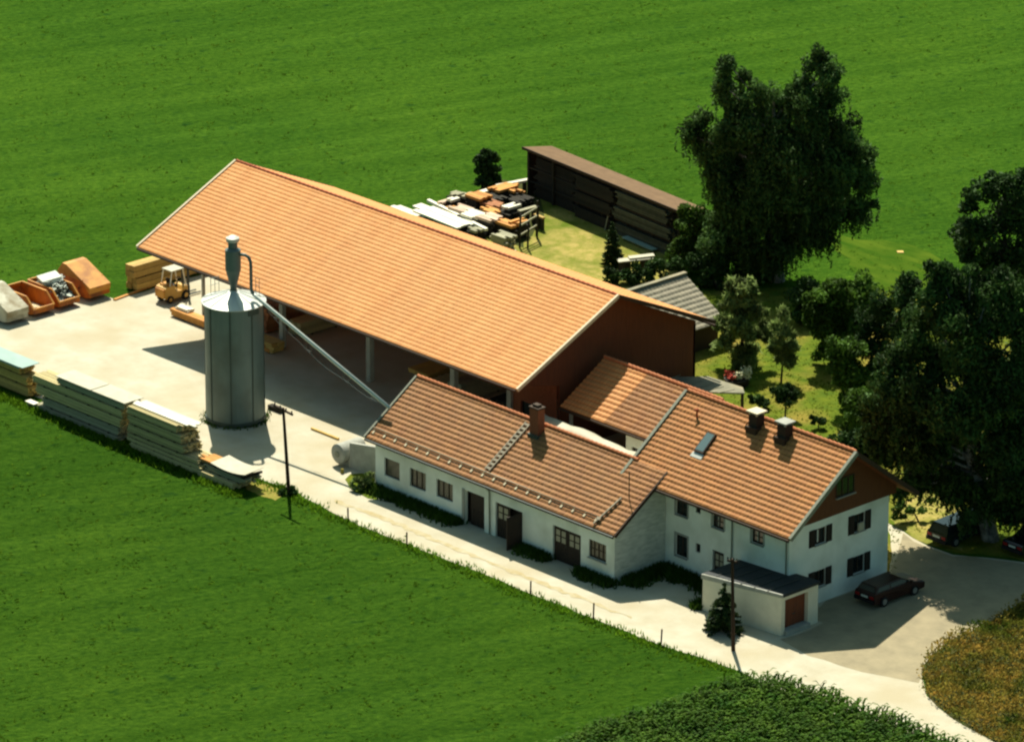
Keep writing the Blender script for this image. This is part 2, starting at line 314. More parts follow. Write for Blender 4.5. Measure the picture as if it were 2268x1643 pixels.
fieldedge = [zr(1640, 690), zr(1400, 835), zr(1120, 955), zr(1000, 1060), zr(945, 1180), zr(980, 1330), zr(1150, 1480), zr(1440, 1640), zr(1750, 1790)]
yard = [(-36, -25.6), (3.2, -26.2)]+G(*road_low)+G((2290, 1850))+G(*fieldedge[::-1])+G((2330, 1292), (2330, 1255), (2200, 1236), (2110, 1228), (2050, 1206), (2000, 1176), (1966, 1158))
yard += [(41, -7.7), (29, -7.6), (29, -2.5), (13.4, -2.5), (13.4, 4.2), (-22.8, 4.2), (-28.4, 2), (-28.5, -10.2), (-33.5, -10.6), (-36, -14)]
sheet('lower_meadow_falloff', [(-40, -25.4), (3.2, -26)]+G(*road_low)+G((2260, 1830))+[(150, -60), (60, -190), (-160, -60)], .004, 'meadow_falloff', step=60)  # separate sheet that carries the painted falloff tone
sheet('gravel_yard', yard, .008, 'gravel')
sheet('garden_lawn', [(5.2, 4.9), (13.5, 4.3), (13.5, -2.3), (29.1, -2.3), (29.1, -7.4), (41, -7.5)]+G((1966, 1156), (2000, 1172), (2050, 1202), (2110, 1224), (2200, 1231), (2330, 1250))+[(62, 14), (52, 30), (24, 31), (6, 31), (-3, 20)], .012, 'lawn', jit=.3)
sheet('dry_yard', [(-20, 4.9), (5.1, 4.9), (-3.2, 20), (-9, 23.5), (-24, 26.8), (-26.2, 24.5), (-24, 18)], .016, 'dry', jit=.4)
sheet('heap_shade_and_debris', G((955, 474), (1060, 420), (1110, 398), (1190, 415), (1205, 480), (1160, 550), (1080, 528)), .020, 'soil', jit=.3)  # dark sheet paints the shade between the heaps, along with their debris
sheet('worn_ground', G((1832, 512), (1900, 532), (1990, 538), (2060, 560), (2100, 620), (2060, 660), (1990, 652), (1930, 630), (1880, 590), (1850, 556)), .016, 'worn', jit=.5)
sheet('dry_patch', G((1972, 1150), (1985, 1115), (2060, 1085), (2130, 1100), (2135, 1222), (2050, 1203), (2000, 1173)), .016, 'dry', jit=.25, step=.6)
sheet('grain_soil', G(*[(a+3, b+2) for a, b in fieldedge])+G((2450, 1800), (2450, 1250)), .018, 'soil', jit=.2)
sheet('driveway', [(43.2, -19.2)]+G((1790, 1452), (1960, 1497), (2035, 1512))+G(*fieldedge[:4][::-1])+G((2330, 1292), (2330, 1258), (2200, 1240), (2110, 1232), (2050, 1210), (2000, 1180))+[(41.2, -7.6), (41.2, -15.5), (43.2, -15.6)], .014, 'drive', jit=.3)
cornpoly = G((1190, 1700), (1330, 1648), (1500, 1588), (1640, 1545), (1735, 1541), (1850, 1582), (1960, 1622), (2080, 1672), (2200, 1740), (2250, 1900), (1400, 1900))
sheet('maize_soil', cornpoly, .018, 'soil', jit=.2)
sheet('verge_strip', G((742, 1106), (840, 1140), (1000, 1207), (1180, 1279), (1400, 1366), (1398, 1370), (1178, 1286), (998, 1214), (838, 1147), (740, 1111)), .020, 'lane_strip', jit=.17, step=.5)
sheet('lawn_patch', G((764, 1062), (776, 1050), (800, 1048), (827, 1052), (830, 1092), (838, 1108), (815, 1104), (785, 1090)), .016, 'lawn', jit=.1, step=.5)
sheet('dry_patch', G((545, 1062), (590, 1072), (628, 1088), (610, 1108), (570, 1095), (548, 1085)), .016, 'verge', jit=.2, step=.5)

# ------------------------------------------------------------------ roofs
def roof_slope(name, mat, el, er, rl, rr_, course, lip, parent, wave=.018, th=.14, tw=.30):
    el, er, rl, rr_ = [np.array(p, float) for p in (el, er, rl, rr_)]
    U = er-el; Lu = np.linalg.norm(U); S = rl-el; Ls = np.linalg.norm(S); nrm = np.cross(U, S); nrm /= np.linalg.norm(nrm)
    if nrm[2] < 0: nrm = -nrm
    nc = max(2, int(round(Ls/course))); nu = max(4, int(Lu/tw)*4); us = np.linspace(0, 1, nu+1)
    w = wave*np.abs(np.sin(us*Lu/tw*math.pi))**.7
    V = []; UV = []
    for k in range(nc):
        for v, off, fv in ((k/nc, lip*.42, .01), ((k+.36)/nc, lip, .36), ((k+1)/nc, .008, .99)):
            jit = rng.normal(0, .004, nu+1)
            A = el[None]+(er-el)[None]*us[:, None]; B = rl[None]+(rr_-rl)[None]*us[:, None]
            V.append(A+(B-A)*v+nrm[None]*(off+w+jit)[:, None]); UV.append(np.stack([us*Lu, np.full(nu+1, (k+fv)*course)], 1))
    V = np.concatenate(V); UV = np.concatenate(UV); Q = []
    base = np.arange(nu)
    for r in range(3*nc-1):
        a = r*(nu+1)+base; Q.append(np.stack([a, a+1, a+nu+2, a+nu+1], 1))
    Q = np.concatenate(Q)
    # underside and edges
    n0 = len(V); Bv = np.array([el, er, rr_, rl]); Tv = Bv+nrm*.01; Bv = Bv-nrm*th
    V = np.concatenate([V, Bv, Tv]); UV = np.concatenate([UV, np.zeros((8, 2))])
    i = n0; Q = np.concatenate([Q, np.array([[i+3, i+2, i+1, i], [i, i+1, i+5, i+4], [i+1, i+2, i+6, i+5], [i+3, i, i+4, i+7], [i+2, i+3, i+7, i+6]])])
    o = npmesh(name, V, Q, mat, parent, uv=UV); o.data.shade_flat(); return o
def ridge_caps(mat, a, b, parent, r=.13, step=.36):
    a = Vector(a); b = Vector(b); n = int((b-a).length/step); mb = MB()
    for k in range(n):
        p = a.lerp(b, k/n); q = a.lerp(b, (k+1.08)/n); mb.tube([p+Vector((0, 0, .03)), q+Vector((0, 0, -.01))], [r, r*.86], n=10)
    return mb.build('ridge_tiles', mat, parent)
def wall(mb, O, u, nrm, Wd, H, ops, reveal=.18):             # wall face with real openings: ops = (u0, u1, z0, z1)
    O = Vector(O); u = Vector(u); nrm = Vector(nrm)
    us = sorted({0, Wd}|{q for o in ops for q in o[:2]}); zs = sorted({0, H}|{q for o in ops for q in o[2:4]})
    P = lambda a, z, d=0: O+u*a+Vector((0, 0, z))-nrm*d
    for i in range(len(us)-1):
        for j in range(len(zs)-1):
            a, b, c, d = us[i], us[i+1], zs[j], zs[j+1]; mu, mz = (a+b)/2, (c+d)/2
            if any(o[0] < mu < o[1] and o[2] < mz < o[3] for o in ops): continue
            mb.add([P(a, c), P(b, c), P(b, d), P(a, d)], [(0, 1, 2, 3)])
    for a, b, c, d in ops:
        mb.add([P(a, c), P(a, d), P(a, d, reveal), P(a, c, reveal)], [(0, 1, 2, 3)]); mb.add([P(b, c), P(b, c, reveal), P(b, d, reveal), P(b, d)], [(0, 1, 2, 3)])
        mb.add([P(a, d), P(b, d), P(b, d, reveal), P(a, d, reveal)], [(0, 1, 2, 3)]); mb.add([P(a, c), P(a, c, reveal), P(b, c, reveal), P(b, c)], [(0, 1, 2, 3)])
    return mb
def window(root, O, u, nrm, a, b, c, d, nx=2, nz=1, depth=.12, frame='frame', glass='glass', sill=True, fw_=.06, shutters=None, curtain=None):
    O = Vector(O); u = Vector(u); nrm = Vector(nrm); P = lambda s, z, k=0: O+u*s+Vector((0, 0, z))-nrm*k
    f = MB(); t = .05
    def bar(p, q, w): f.beam(p, q, .05, w, up=nrm.cross((q-p).normalized()))
    h = fw_/2
    bar(P(a, c+h, depth), P(b, c+h, depth), fw_); bar(P(a, d-h, depth), P(b, d-h, depth), fw_)
    bar(P(a+h, c+fw_, depth), P(a+h, d-fw_, depth), fw_); bar(P(b-h, c+fw_, depth), P(b-h, d-fw_, depth), fw_)
    for k in range(1, nx): s_ = a+(b-a)*k/nx; bar(P(s_, c+fw_, depth), P(s_, d-fw_, depth), .05)
    for k in range(1, nz):
        for q in range(nx):
            s0 = a+(b-a)*q/nx+.03; s1 = a+(b-a)*(q+1)/nx-.03; bar(P(s0, c+(d-c)*k/nz, depth), P(s1, c+(d-c)*k/nz, depth), .035)
    wn = f.build('window', frame, root)
    g_ = MB(); g_.add([P(a+.01, c+.01, depth+.02), P(b-.01, c+.01, depth+.02), P(b-.01, d-.01, depth+.02), P(a+.01, d-.01, depth+.02)], [(0, 1, 2, 3)]); g_.build('pane', glass, wn)
    if curtain:
        g_ = MB()
        for s0, s1 in curtain: g_.add([P(s0, c+.1, depth+.012), P(s1, c+.1, depth+.012), P(s1, d-.12, depth+.012), P(s0, d-.12, depth+.012)], [(0, 1, 2, 3)])
        g_.build('curtain', 'frame_w', wn)
    if sill:
        s_ = MB(); s_.beam(P(a-.06, c-.035, -.03), P(b+.06, c-.035, -.03), .14, .06, up=(0, 0, 1)); s_.build('sill', 'conc', wn)
    if shutters:
        for s0, s1 in ((a-shutters, a-.01), (b+.01, b+shutters)):
            q = MB(); q.hexa([P(s0, c-.03, -.005), P(s1, c-.03, -.005), P(s1, c-.03, -.05), P(s0, c-.03, -.05), P(s0, d+.03, -.005), P(s1, d+.03, -.005), P(s1, d+.03, -.05), P(s0, d+.03, -.05)])
            n = 9
            for k in range(n): z = c+(d-c)*(k+.5)/n; q.beam(P(s0+.05, z, -.06), P(s1-.05, z, -.06), .03, .05)
            q.build('shutter', 'door', root)
    return wn

# ------------------------------------------------------------------ big hall
hx0, hx1, hyr, hyf, hyb, hze, hzr = -22.9, 13.9, -3.96, -12.67, 4.74, 5.75, 9.84
hall = thing('storage_hall', 'long open-fronted hall with a large new bright orange tiled roof', 'hall')
roof_slope('roof', 'tile_new', (hx0, hyf, hze), (hx1, hyf, hze), (hx0, hyr, hzr), (hx1, hyr, hzr), .34, .05, hall)
hzb = hze+.22
roof_slope('roof', 'tile_new', (hx1, hyb, hzb), (hx0, hyb, hzb), (hx1, hyr, hzr), (hx0, hyr, hzr), .34, .038, hall)
ridge_caps('ridge_red', (hx0, hyr, hzr+.02), (hx1, hyr, hzr+.02), hall, r=.10, step=.45)
def verge(root, mat, x, y0, z0, y1, z1, w=.16, h=.26, sgn=1, up=.03):
    mb = MB(); n = Vector((0, -(z1-z0), y1-y0)).normalized()
    if n.z < 0: n = -n
    a = Vector((x, y0, z0))+n*(up-h/2+.06); b = Vector((x, y1, z1))+n*(up-h/2+.06); mb.beam(a, b, w, h, up=n); return mb.build('verge_board', mat, root)
for x in (hx0-.09, hx1+.09):
    verge(hall, 'verge_pale', x, hyf-.02, hze-.01, hyr, hzr+.0, h=.24, up=.06); verge(hall, 'dark_wood', x, hyb, hzb, hyr, hzr, h=.24, up=.02)
q = MB(); q.tube([(hx0, hyf-.08, hze-.10), (hx1, hyf-.08, hze-.10)], .085, n=8); part(q, 'gutter', 'dark_wood', hall)
q = MB(); q.tube([(hx0, hyb+.08, hze-.10), (hx1, hyb+.08, hze-.10)], .085, n=8); part(q, 'gutter', 'dark_wood', hall)
def zroof(y): return hze+(y-hyf)*(hzr-hze)/(hyr-hyf) if y < hyr else hze+(hyb-y)*(hzr-hze)/(hyb-hyr)
# right gable: timber cladding over the overhang and down the wall
xg = 12.9
q = MB(); t_ = .2
q.extr([(-8.0, 4.55), (-8.0, .02), (4.0, .02), (4.0, zroof(4.0)-t_), (hyr, hzr-t_), (hyf+.5, zroof(hyf+.5)-t_), (hyf+.5, 5.55)][::-1], 0, xg, xg-.2); part(q, 'gable_wall', 'clad_red', hall)
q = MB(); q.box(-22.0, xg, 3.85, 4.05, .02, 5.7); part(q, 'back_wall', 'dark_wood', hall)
q = MB(); q.extr([(-4.2, .02), (3.8, .02), (3.8, zroof(3.8)-t_), (hyr, hzr-t_), (-4.2, zroof(-4.2)-t_)][::-1], 0, -21.8, -22.0); part(q, 'gable_wall', 'clad', hall)
q = MB(); q.extr([(hyf+.6, zroof(hyf+.6)-t_-.02), (hyf+.6, 5.4), (-4.25, 6.5), (-4.25, zroof(-4.25)-t_-.02)], 0, -21.75, -21.9); part(q, 'gable_cladding', 'clad', hall)
q = MB(); wall(q, (8.6, -8.05, .02), (1, 0, 0), (0, -1, 0), 4.1, 5.3, [(.8, 2.4, 1.2, 2.6)], .2); q.add([(9.2, -7.8, 1.0), (11.2, -7.8, 1.0), (11.2, -7.8, 2.8), (9.2, -7.8, 2.8)], [(0, 1, 2, 3)]); part(q, 'front_wall', 'brick', hall)
q = MB(); q.add([(9.4, -7.9, 1.2), (11.0, -7.9, 1.2), (11.0, -7.9, 2.6), (9.4, -7.9, 2.6)], [(0, 1, 2, 3)]); part(q, 'opening_panel', 'glass', hall)
for x in (-22.3, -4.9, 3.2, 8.5):
    q = MB(); y = -7.6 if x < -20 else -8.08
    w_ = .19 if x > -20 else .09; q.box(x-w_, x+w_, y-w_, y+w_, .02, zroof(y)-.25)
    part(q, 'post', 'conc', hall)
for x in (-13.6,):
    q = MB(); q.box(x-.16, x+.16, -8.24, -7.92, .02, zroof(-8.08)-.25); part(q, 'post', 'conc', hall)
for x in (-22.3, -13.6, -4.9, 3.8, 12.4):
    q = MB(); q.beam((x, hyf+.35, zroof(hyf+.35)-.42), (x, hyr, hzr-.42), .18, .42, up=(0, -.4, 1)); q.beam((x, hyb-.35, zroof(hyb-.35)-.42), (x, hyr, hzr-.42), .18, .42, up=(0, .4, 1)); part(q, 'rafter', 'dark_wood', hall)
q = MB(); q.box(hx0+.6, hx1-.6, -8.2, -7.9, zroof(-8.05)-.75, zroof(-8.05)-.45); part(q, 'purlin', 'soffit', hall)
settle(hall, (-4.5, -4, 0))

# ------------------------------------------------------------------ silo with cyclone
sx, sy, sr, shh = -5.75, -18.89, 1.88, 8.0
silo = thing('sawdust_silo', 'tall grey sheet-metal silo with conical top and cyclone in the yard', 'silo')
q = MB(); q.lathe((sx, sy, 0), [(sr, .02), (sr, shh)], 64); part(q, 'tank_wall', 'galv', silo, smooth=True)
q = MB()
a0 = math.atan2(-fh[1], -fh[0])
for k in range(8):
    a = a0-R(5)+2*math.pi*k/8; q.beam((sx+(sr+.012)*math.cos(a), sy+(sr+.012)*math.sin(a), .05), (sx+(sr+.012)*math.cos(a), sy+(sr+.012)*math.sin(a), shh-.02), .085, .05, up=(math.cos(a), math.sin(a), 0))
part(q, 'seam_rib', 'seam', silo)
q = MB(); q.lathe((sx, sy, 0), [(sr+.06, .0), (sr+.06, .28), (sr, .3)], 64); part(q, 'base_ring', 'seam', silo)
q = MB(); q.lathe((sx, sy, shh), [(sr+.02, -.06), (sr+.2, -.06), (sr+.2, .0), (.26, .62), (.24, .7)], 48); part(q, 'cone_roof', 'galv_top', silo)
q = MB()
for k in range(12):
    a = a0+R(15)+2*math.pi*k/12; q.beam((sx+2.0*math.cos(a), sy+2.0*math.sin(a), shh+.045), (sx+.4*math.cos(a), sy+.4*math.sin(a), shh+.575), .04, .05)
part(q, 'roof_rib', 'galv_top', silo)
q = MB(); q.lathe((sx, sy, 0), [(.21, 8.6), (.21, 8.72), (.21, 8.95), (.5, 10.1), (.5, 11.4), (.3, 11.52), (.3, 11.95)], 32); part(q, 'cyclone', 'galv', silo, smooth=False)
q = MB(); q.lathe((sx, sy, 0), [(.0, 11.97), (.42, 11.97), (.43, 12.2), (.2, 12.32), (0, 12.36)], 32); part(q, 'rain_cap', 'galv_top', silo)
# duct down from the cyclone and the long pipe to the workshop
rv = Vector(rt0); c0 = Vector((sx, sy, 0))
def dp(s, z, fwd=0.): return c0+rv*s+Vector(fh)*fwd+Vector((0, 0, z))
duct = [dp(.45, 11.15, -.2), dp(.8, 11.12, -.25), dp(1.02, 10.98, -.3), dp(1.13, 10.7, -.35), dp(1.15, 10.3, -.4), dp(1.15, 9.0, -.5), dp(1.2, 8.75, -.55), dp(1.35, 8.55, -.6)]
pipe_end = pl(864, 904, 0, 9.5)
q = MB(); q.tube(duct, .105, n=12); part(q, 'duct', 'galv', silo, smooth=True)
for grp in (((-1.5, 1.0), (-1.25, 1.25), (-1.0, 1.45)), ((1.35, 1.2), (1.6, .9))):
    q = MB()
    for s_, f_ in grp: q.tube([dp(s_, 8.1, f_), dp(s_, 9.15, f_)], .02, n=5)
    for h_ in (8.65, 9.1): q.tube([dp(s_, h_, f_) for s_, f_ in grp], .018, n=5)
    part(q, 'handrail', 'galv', silo)
q = MB(); q.beam(dp(1.0, 7.75, -1.62), dp(1.62, 7.75, -1.1), .12, .5); part(q, 'inlet_box', 'seam', silo)
settle(silo, (sx, sy, 0))
sp = thing('suction_pipe', 'long pale sloping pipe from the silo top down to the workshop gable', 'pipe')
q = MB(); q.tube([dp(1.3, 8.6, -.58), dp(1.45, 8.47, -.65), pipe_end], .115, n=14); part(q, 'pipe', 'pipe', sp, smooth=True)
A = dp(1.45, 8.47, -.65); B = Vector(pipe_end); q = MB(); pts = []
for k in range(41):
    f_ = k/40; p = A.lerp(B, f_); pts.append(p+Vector((0, 0, -.75*math.sin(math.pi*min(1, f_*1.0))-.12*math.sin(f_*math.pi*3)**2)))
q.tube(pts, .008, n=5); part(q, 'cable', 'galv', sp)
for f_ in (.14, .38, .66, .86):
    q = MB(); p = A.lerp(B, f_); r_ = A.lerp(B, f_+.045); d_ = p-Vector((0, 0, .75*math.sin(math.pi*f_)+.03)); q.tube([p, d_, d_+(r_-p)*.8+Vector((0, 0, .1)), r_], .011, n=5); part(q, 'cable_hanger', 'galv', sp)
settle(sp, (A.x, A.y, 0))

# ------------------------------------------------------------------ workshop
wx0, wx1, wyr, wyf, wze, wzr = 8.96, 31.0, -16.43, -20.81, 3.28, 6.18
ww = -20.45
ws = thing('workshop', 'low white workshop along the lane with weathered tiled roof', 'workshop')
wyb = 2*wyr-wyf
roof_slope('roof', 'tile_old', (wx0, wyf, wze), (wx1, wyf, wze), (wx0, wyr, wzr), (wx1, wyr, wzr), .36, .072, ws)
roof_slope('roof', 'tile_old', (28.6, wyb, wze), (wx0, wyb, wze), (28.6, wyr, wzr), (wx0, wyr, wzr), .36, .06, ws)
ridge_caps('ridge', (wx0, wyr, wzr+.06), (28.5, wyr, wzr+.06), ws)
verge(ws, 'verge_grey', wx0-.07, wyf, wze, wyr, wzr, w=.14, h=.22, up=.08); verge(ws, 'dark_wood', wx1+.05, wyf, wze, wyr, wzr, w=.1, h=.22, up=.0)
q = MB(); q.tube([(wx0, wyf-.07, wze-.09), (wx1, wyf-.07, wze-.09)], .08, n=8); part(q, 'gutter', 'steel', ws)
ops = [(10.27, 11.68, 1.09, 2.28), (12.61, 14.08, 1.07, 2.27), (15.04, 16.53, 1.09, 2.25), (17.6, 19.36, .0, 2.26), (20.35, 22.73, .0, 2.26), (25.39, 27.81, .0, 2.26), (28.5, 29.98, 1.14, 2.28)]
ex0, ex1 = 9.45, 30.7
q = MB(); wall(q, (ex0, ww, 0), (1, 0, 0), (0, -1, 0), ex1-ex0, 3.35, [(a-ex0, b-ex0, c, d) for a, b, c, d in ops], .25); part(q, 'front_wall', 'white', ws)
q = MB(); zr2 = lambda y: wze+(y-wyf)*(wzr-wze)/(wyr-wyf)-.16
q.extr([(ww+.002, 0), (-16.25, 0), (-16.25, zr2(-16.43)), (ww+.002, zr2(ww))], 0, ex1-.2, ex1); part(q, 'side_wall', 'dirty', ws)
q = MB(); q.extr([(ww+.002, 0), (wyb+.4, 0), (wyb+.4, wze-.1), (wyr, wzr-.17), (ww+.002, zr2(ww))], 0, ex0, ex0+.2); part(q, 'side_wall', 'white', ws)
q = MB(); q.box(ex0+.2, 28.5, wyb+.3, wyb+.5, 0, 3.1); part(q, 'back_wall', 'white', ws)
q = MB(); q.box(ex0+.2, ex1-.2, ww+.5, ww+.55, 0, 3.0); part(q, 'inner_wall', 'door', ws)
O = (0, ww, 0); U = (1, 0, 0); Nn = (0, -1, 0)
for i in (0, 1, 2): window(ws, O, U, Nn, *ops[i], nx=1 if i == 0 else 3, nz=1, depth=.14, glass='glass_grey', sill=False, fw_=.05)
window(ws, O, U, Nn, *ops[6], nx=4, nz=2, depth=.12, glass='glass_grey', sill=True, fw_=.07)
def door_leaf(root, P0, P1, z0, z1, panes=True, name='door'):
    P0 = Vector(P0); P1 = Vector(P1); d = (P1-P0).normalized(); n = d.cross(Vector((0, 0, 1))); q = MB()
    L = (P1-P0).length
    q.hexa([P0+Vector((0, 0, z0)), P1+Vector((0, 0, z0)), P1-n*.06+Vector((0, 0, z0)), P0-n*.06+Vector((0, 0, z0)), P0+Vector((0, 0, z1)), P1+Vector((0, 0, z1)), P1-n*.06+Vector((0, 0, z1)), P0-n*.06+Vector((0, 0, z1))])
    for k in range(1, 6): q.beam(P0+d*L*k/6+n*.008+Vector((0, 0, z0+.02)), P0+d*L*k/6+n*.008+Vector((0, 0, z0+(z1-z0)*.5)), .03, .02)
    dr = q.build(name, 'door', root)
    if panes:
        g_ = MB()
        for i in (0, 1):
            for j in (0, 1):
                a = .14+i*.42; s0 = P0+d*L*a+n*.02; s1 = P0+d*L*(a+.3)+n*.02; c = z1-.95+j*.42
                g_.add([s0+Vector((0, 0, c)), s1+Vector((0, 0, c)), s1+Vector((0, 0, c+.34)), s0+Vector((0, 0, c+.34))], [(0, 1, 2, 3)])
        g_.build('door_pane', 'pale_panel', dr)
    h_ = MB(); p = P0+d*L*.9+n*.04+Vector((0, 0, 1.05)); h_.beam(p, p+Vector((0, 0, .16)), .03, .04); h_.build('handle', 'steel', dr)
    return dr
door_leaf(ws, (17.95, ww+.2, 0), (19.3, ww+.2, 0), .05, 2.22, panes=False)
door_leaf(ws, (20.4, ww+.1, 0), (21.53, ww+.1, 0), .03, 2.22)
door_leaf(ws, (22.70, ww-.04, 0), (22.55, ww-1.15, 0), .06, 2.2, panes=False)
door_leaf(ws, (25.44, ww+.1, 0), (26.58, ww+.1, 0), .03, 2.22); door_leaf(ws, (26.62, ww+.1, 0), (27.76, ww+.1, 0), .03, 2.22)
q = MB(); q.box(17.4, 17.6, ww-.06, ww-.004, 0, 2.3); part(q, 'door_jamb', 'conc', ws)
q = MB(); q.tube([(19.85, wyf-.05, wze-.12), (19.9, ww-.1, 2.85), (19.9, ww-.07, .05)], .05, n=8); part(q, 'downpipe', 'verge_grey', ws)
nrm_w = Vector((0, -(wzr-wze), wyr*1-wyf)).normalized()
wz = lambda y: wze+(y-wyf)*(wzr-wze)/(wyr-wyf)
q = MB(); q.tube([(9.0, -20.22, wz(-20.22)+.2), (29.15, -20.3, wz(-20.3)+.2)], .034, n=8); q.tube([(9.0, -20.28, wz(-20.28)+.1), (29.15, -20.36, wz(-20.36)+.1)], .022, n=6); part(q, 'snow_rail', 'copper', ws, smooth=True)
for k in range(21):
    x = 9.25+k*.99; q = MB(); q.beam((x, -20.5, wz(-20.5)+.1), (x+.03, -20.36, wz(-20.36)+.13), .16, .03); q.beam((x+.03, -20.34, wz(-20.34)+.06), (x+.03, -20.33, wz(-20.33)+.22), .05, .03); part(q, 'snow_bracket', 'verge_pale', ws)
q = MB(); y0, y1 = -20.1, -16.75; L_ = 19.02
for s_ in (0, .4): q.beam((L_+s_, y0, wz(y0)+.16), (L_+s_+.1, y1, wz(y1)+.16), .08, .07, up=nrm_w)
for k in range(12): y = y0+(y1-y0)*(k+.5)/12; q.beam((L_+.04+.1*(k/12), y, wz(y)+.16), (L_+.36+.1*(k/12), y, wz(y)+.16), .16, .05, up=nrm_w)
part(q, 'roof_ladder', 'copper', ws)
q = MB(); q.box(20.0, 20.75, -17.3, -16.75, 5.3, 7.45); c_ = part(q, 'chimney', 'brick', ws)
q = MB(); q.box(19.95, 20.8, -17.35, -16.7, 7.45, 7.55); q.box(20.15, 20.6, -17.2, -16.85, 7.55, 7.7); q.build('chimney_cap', 'dark_wood', c_)
q = MB(); q.box(19.93, 20.82, -17.42, -16.7, 5.45, 5.8); q.build('flashing', 'seam', c_)
q = MB(); q.beam((29.62, -18.85, wz(-18.85)+.2), (29.2, -20.75, wz(-20.75)+.2), .1, .1, up=nrm_w); q.beam((29.12, -20.4, wz(-20.4)+.22), (29.42, -20.4, wz(-20.4)+.22), .2, .08, up=nrm_w); part(q, 'roof_channel', 'copper', ws)
q = MB(); q.tube([(30.0, -18.6, wz(-18.6)), (29.95, -18.55, wz(-18.6)+1.75)], .03, n=6); part(q, 'mast', 'steel', ws)
settle(ws, (20, -18, 0))

# ------------------------------------------------------------------ farmhouse
kx0, kx1, kyr, kyf, kze, kzr = 28.25, 42.1, -11.98, -17.42, 5.42, 9.40
kyb = 2*kyr-kyf; gx, fy, by_, lx = 40.95, -16.2, -7.76, 28.9
ho = thing('farmhouse', 'two-storey white farmhouse with tiled gable roof and dark shutters', 'house')
roof_slope('roof', 'tile_house', (kx0, kyf, kze), (kx1, kyf, kze), (kx0, kyr, kzr), (kx1, kyr, kzr), .36, .072, ho)
roof_slope('roof', 'tile_house', (kx1, kyb, kze), (kx0, kyb, kze), (kx1, kyr, kzr), (kx0, kyr, kzr), .36, .06, ho)
ridge_caps('ridge', (kx0, kyr, kzr+.06), (kx1, kyr, kzr+.06), ho)
for x in (kx0-.09, kx1+.09):
    verge(ho, 'verge_grey', x, kyf-.02, kze, kyr, kzr, w=.2, h=.26, up=.09); verge(ho, 'dark_wood', x, kyb, kze, kyr, kzr, w=.16, h=.26, up=.03)
q = MB(); q.tube([(kx0, kyf-.08, kze-.1), (kx1, kyf-.08, kze-.1)], .09, n=8); part(q, 'gutter', 'dark_wood', ho)
kz = lambda y: kze+(min(y, 2*kyr-y)-kyf)*(kzr-kze)/(kyr-kyf)
fops = [(31.55, 32.5, 3.62, 4.55), (33.2, 33.62, 4.2, 4.72), (34.62, 35.55, 3.7, 4.55), (37.86, 38.8, 3.7, 4.55), (31.57, 32.53, 1.0, 2.34), (33.24, 33.64, 1.68, 2.25), (34.66, 35.6, .05, 2.25)]
q = MB(); wall(q, (lx, fy, 0), (1, 0, 0), (0, -1, 0), gx-lx, 5.9, [(a-lx, b-lx, c, d) for a, b, c, d in fops], .2); part(q, 'front_wall', 'white', ho)
gops = [(-14.07, -13.15, 3.77, 4.77), (-10.75, -9.83, 3.65, 4.78), (-14.05, -13.12, 1.05, 2.1), (-10.75, -9.8, 1.0, 2.1)]
q = MB(); wall(q, (gx, fy, 0), (0, 1, 0), (1, 0, 0), by_-fy, 5.32, [(a-fy, b-fy, c, d) for a, b, c, d in gops], .2); part(q, 'gable_wall', 'white', ho)
q = MB(); q.extr([(fy, 0), (by_, 0), (by_, kz(by_)-.17), (kyr, kzr-.17), (fy, kz(fy)-.17)], 0, lx, lx+.2); part(q, 'side_wall', 'white', ho)
q = MB(); q.box(lx+.2, gx-.2, by_-.2, by_, 0, 5.9); part(q, 'back_wall', 'white', ho)
q = MB(); q.extr([(fy-.55, 5.28), (by_+.55, 5.28), (by_+.55, kz(by_+.55)-.17), (kyr, kzr-.17), (fy-.55, kz(fy-.55)-.17)], 0, gx-.1, gx+.06); part(q, 'gable_cladding', 'clad', ho)
window(ho, (gx+.13, 0, 0), (0, 1, 0), (1, 0, 0), -12.45, -10.9, 6.35, 7.5, nx=3, depth=.03, glass='glass', sill=True)
O = (0, fy, 0)
for i in (0, 2, 3): window(ho, O, U, Nn, *fops[i], nx=2, nz=2, depth=.12, glass='glass', curtain=[(fops[i][0]+.36, fops[i][0]+.5)] if i else None)
window(ho, O, U, Nn, *fops[1], nx=1, depth=.12, sill=False); window(ho, O, U, Nn, *fops[4], nx=2, depth=.12); window(ho, O, U, Nn, *fops[5], nx=1, depth=.12, sill=False)
door_leaf(ho, (34.7, fy+.12, 0), (35.56, fy+.12, 0), .08, 2.2)
for a, b, c, d in fops[:1]+fops[2:5]:
    q = MB()
    for (s0, s1, z0, z1) in ((a-.14, a-.004, c, d+.14), (b+.004, b+.14, c, d+.14), (a-.004, b+.004, d+.004, d+.14)): q.box(s0, s1, fy-.012, fy-.002, z0, z1)
    part(q, 'window_surround', 'conc', ho)
q = MB(); q.box(29.95, 30.5, fy-.08, fy-.005, .05, 2.2); part(q, 'side_door', 'door', ho)
OG = (gx, 0, 0); UG = (0, 1, 0); NG = (1, 0, 0)
for i, (a, b, c, d) in enumerate(gops): window(ho, OG, UG, NG, a, b, c, d, nx=2, nz=1, depth=.1, glass='glass', shutters=.5, sill=True, curtain=[(a+.3, a+.42)] if i == 0 else None)
q = MB(); q.beam((gx+.06, -10.45, 3.95), (gx+.06, -10.0, 3.95), .12, .5); part(q, 'bedding', 'tarp_w', ho)
q = MB(); q.tube([(36.3, kyf-.05, kze-.12), (36.3, fy-.08, 4.9), (36.3, fy-.08, .05)], .045, n=8); part(q, 'downpipe', 'verge_grey', ho)
q = MB(); q.tube([(40.8, kyf-.05, kze-.12), (40.75, fy-.07, 4.9), (40.75, fy-.07, .05)], .045, n=8); part(q, 'downpipe', 'verge_grey', ho)
nk = Vector((0, -(kzr-kze), kyr-kyf)).normalized()
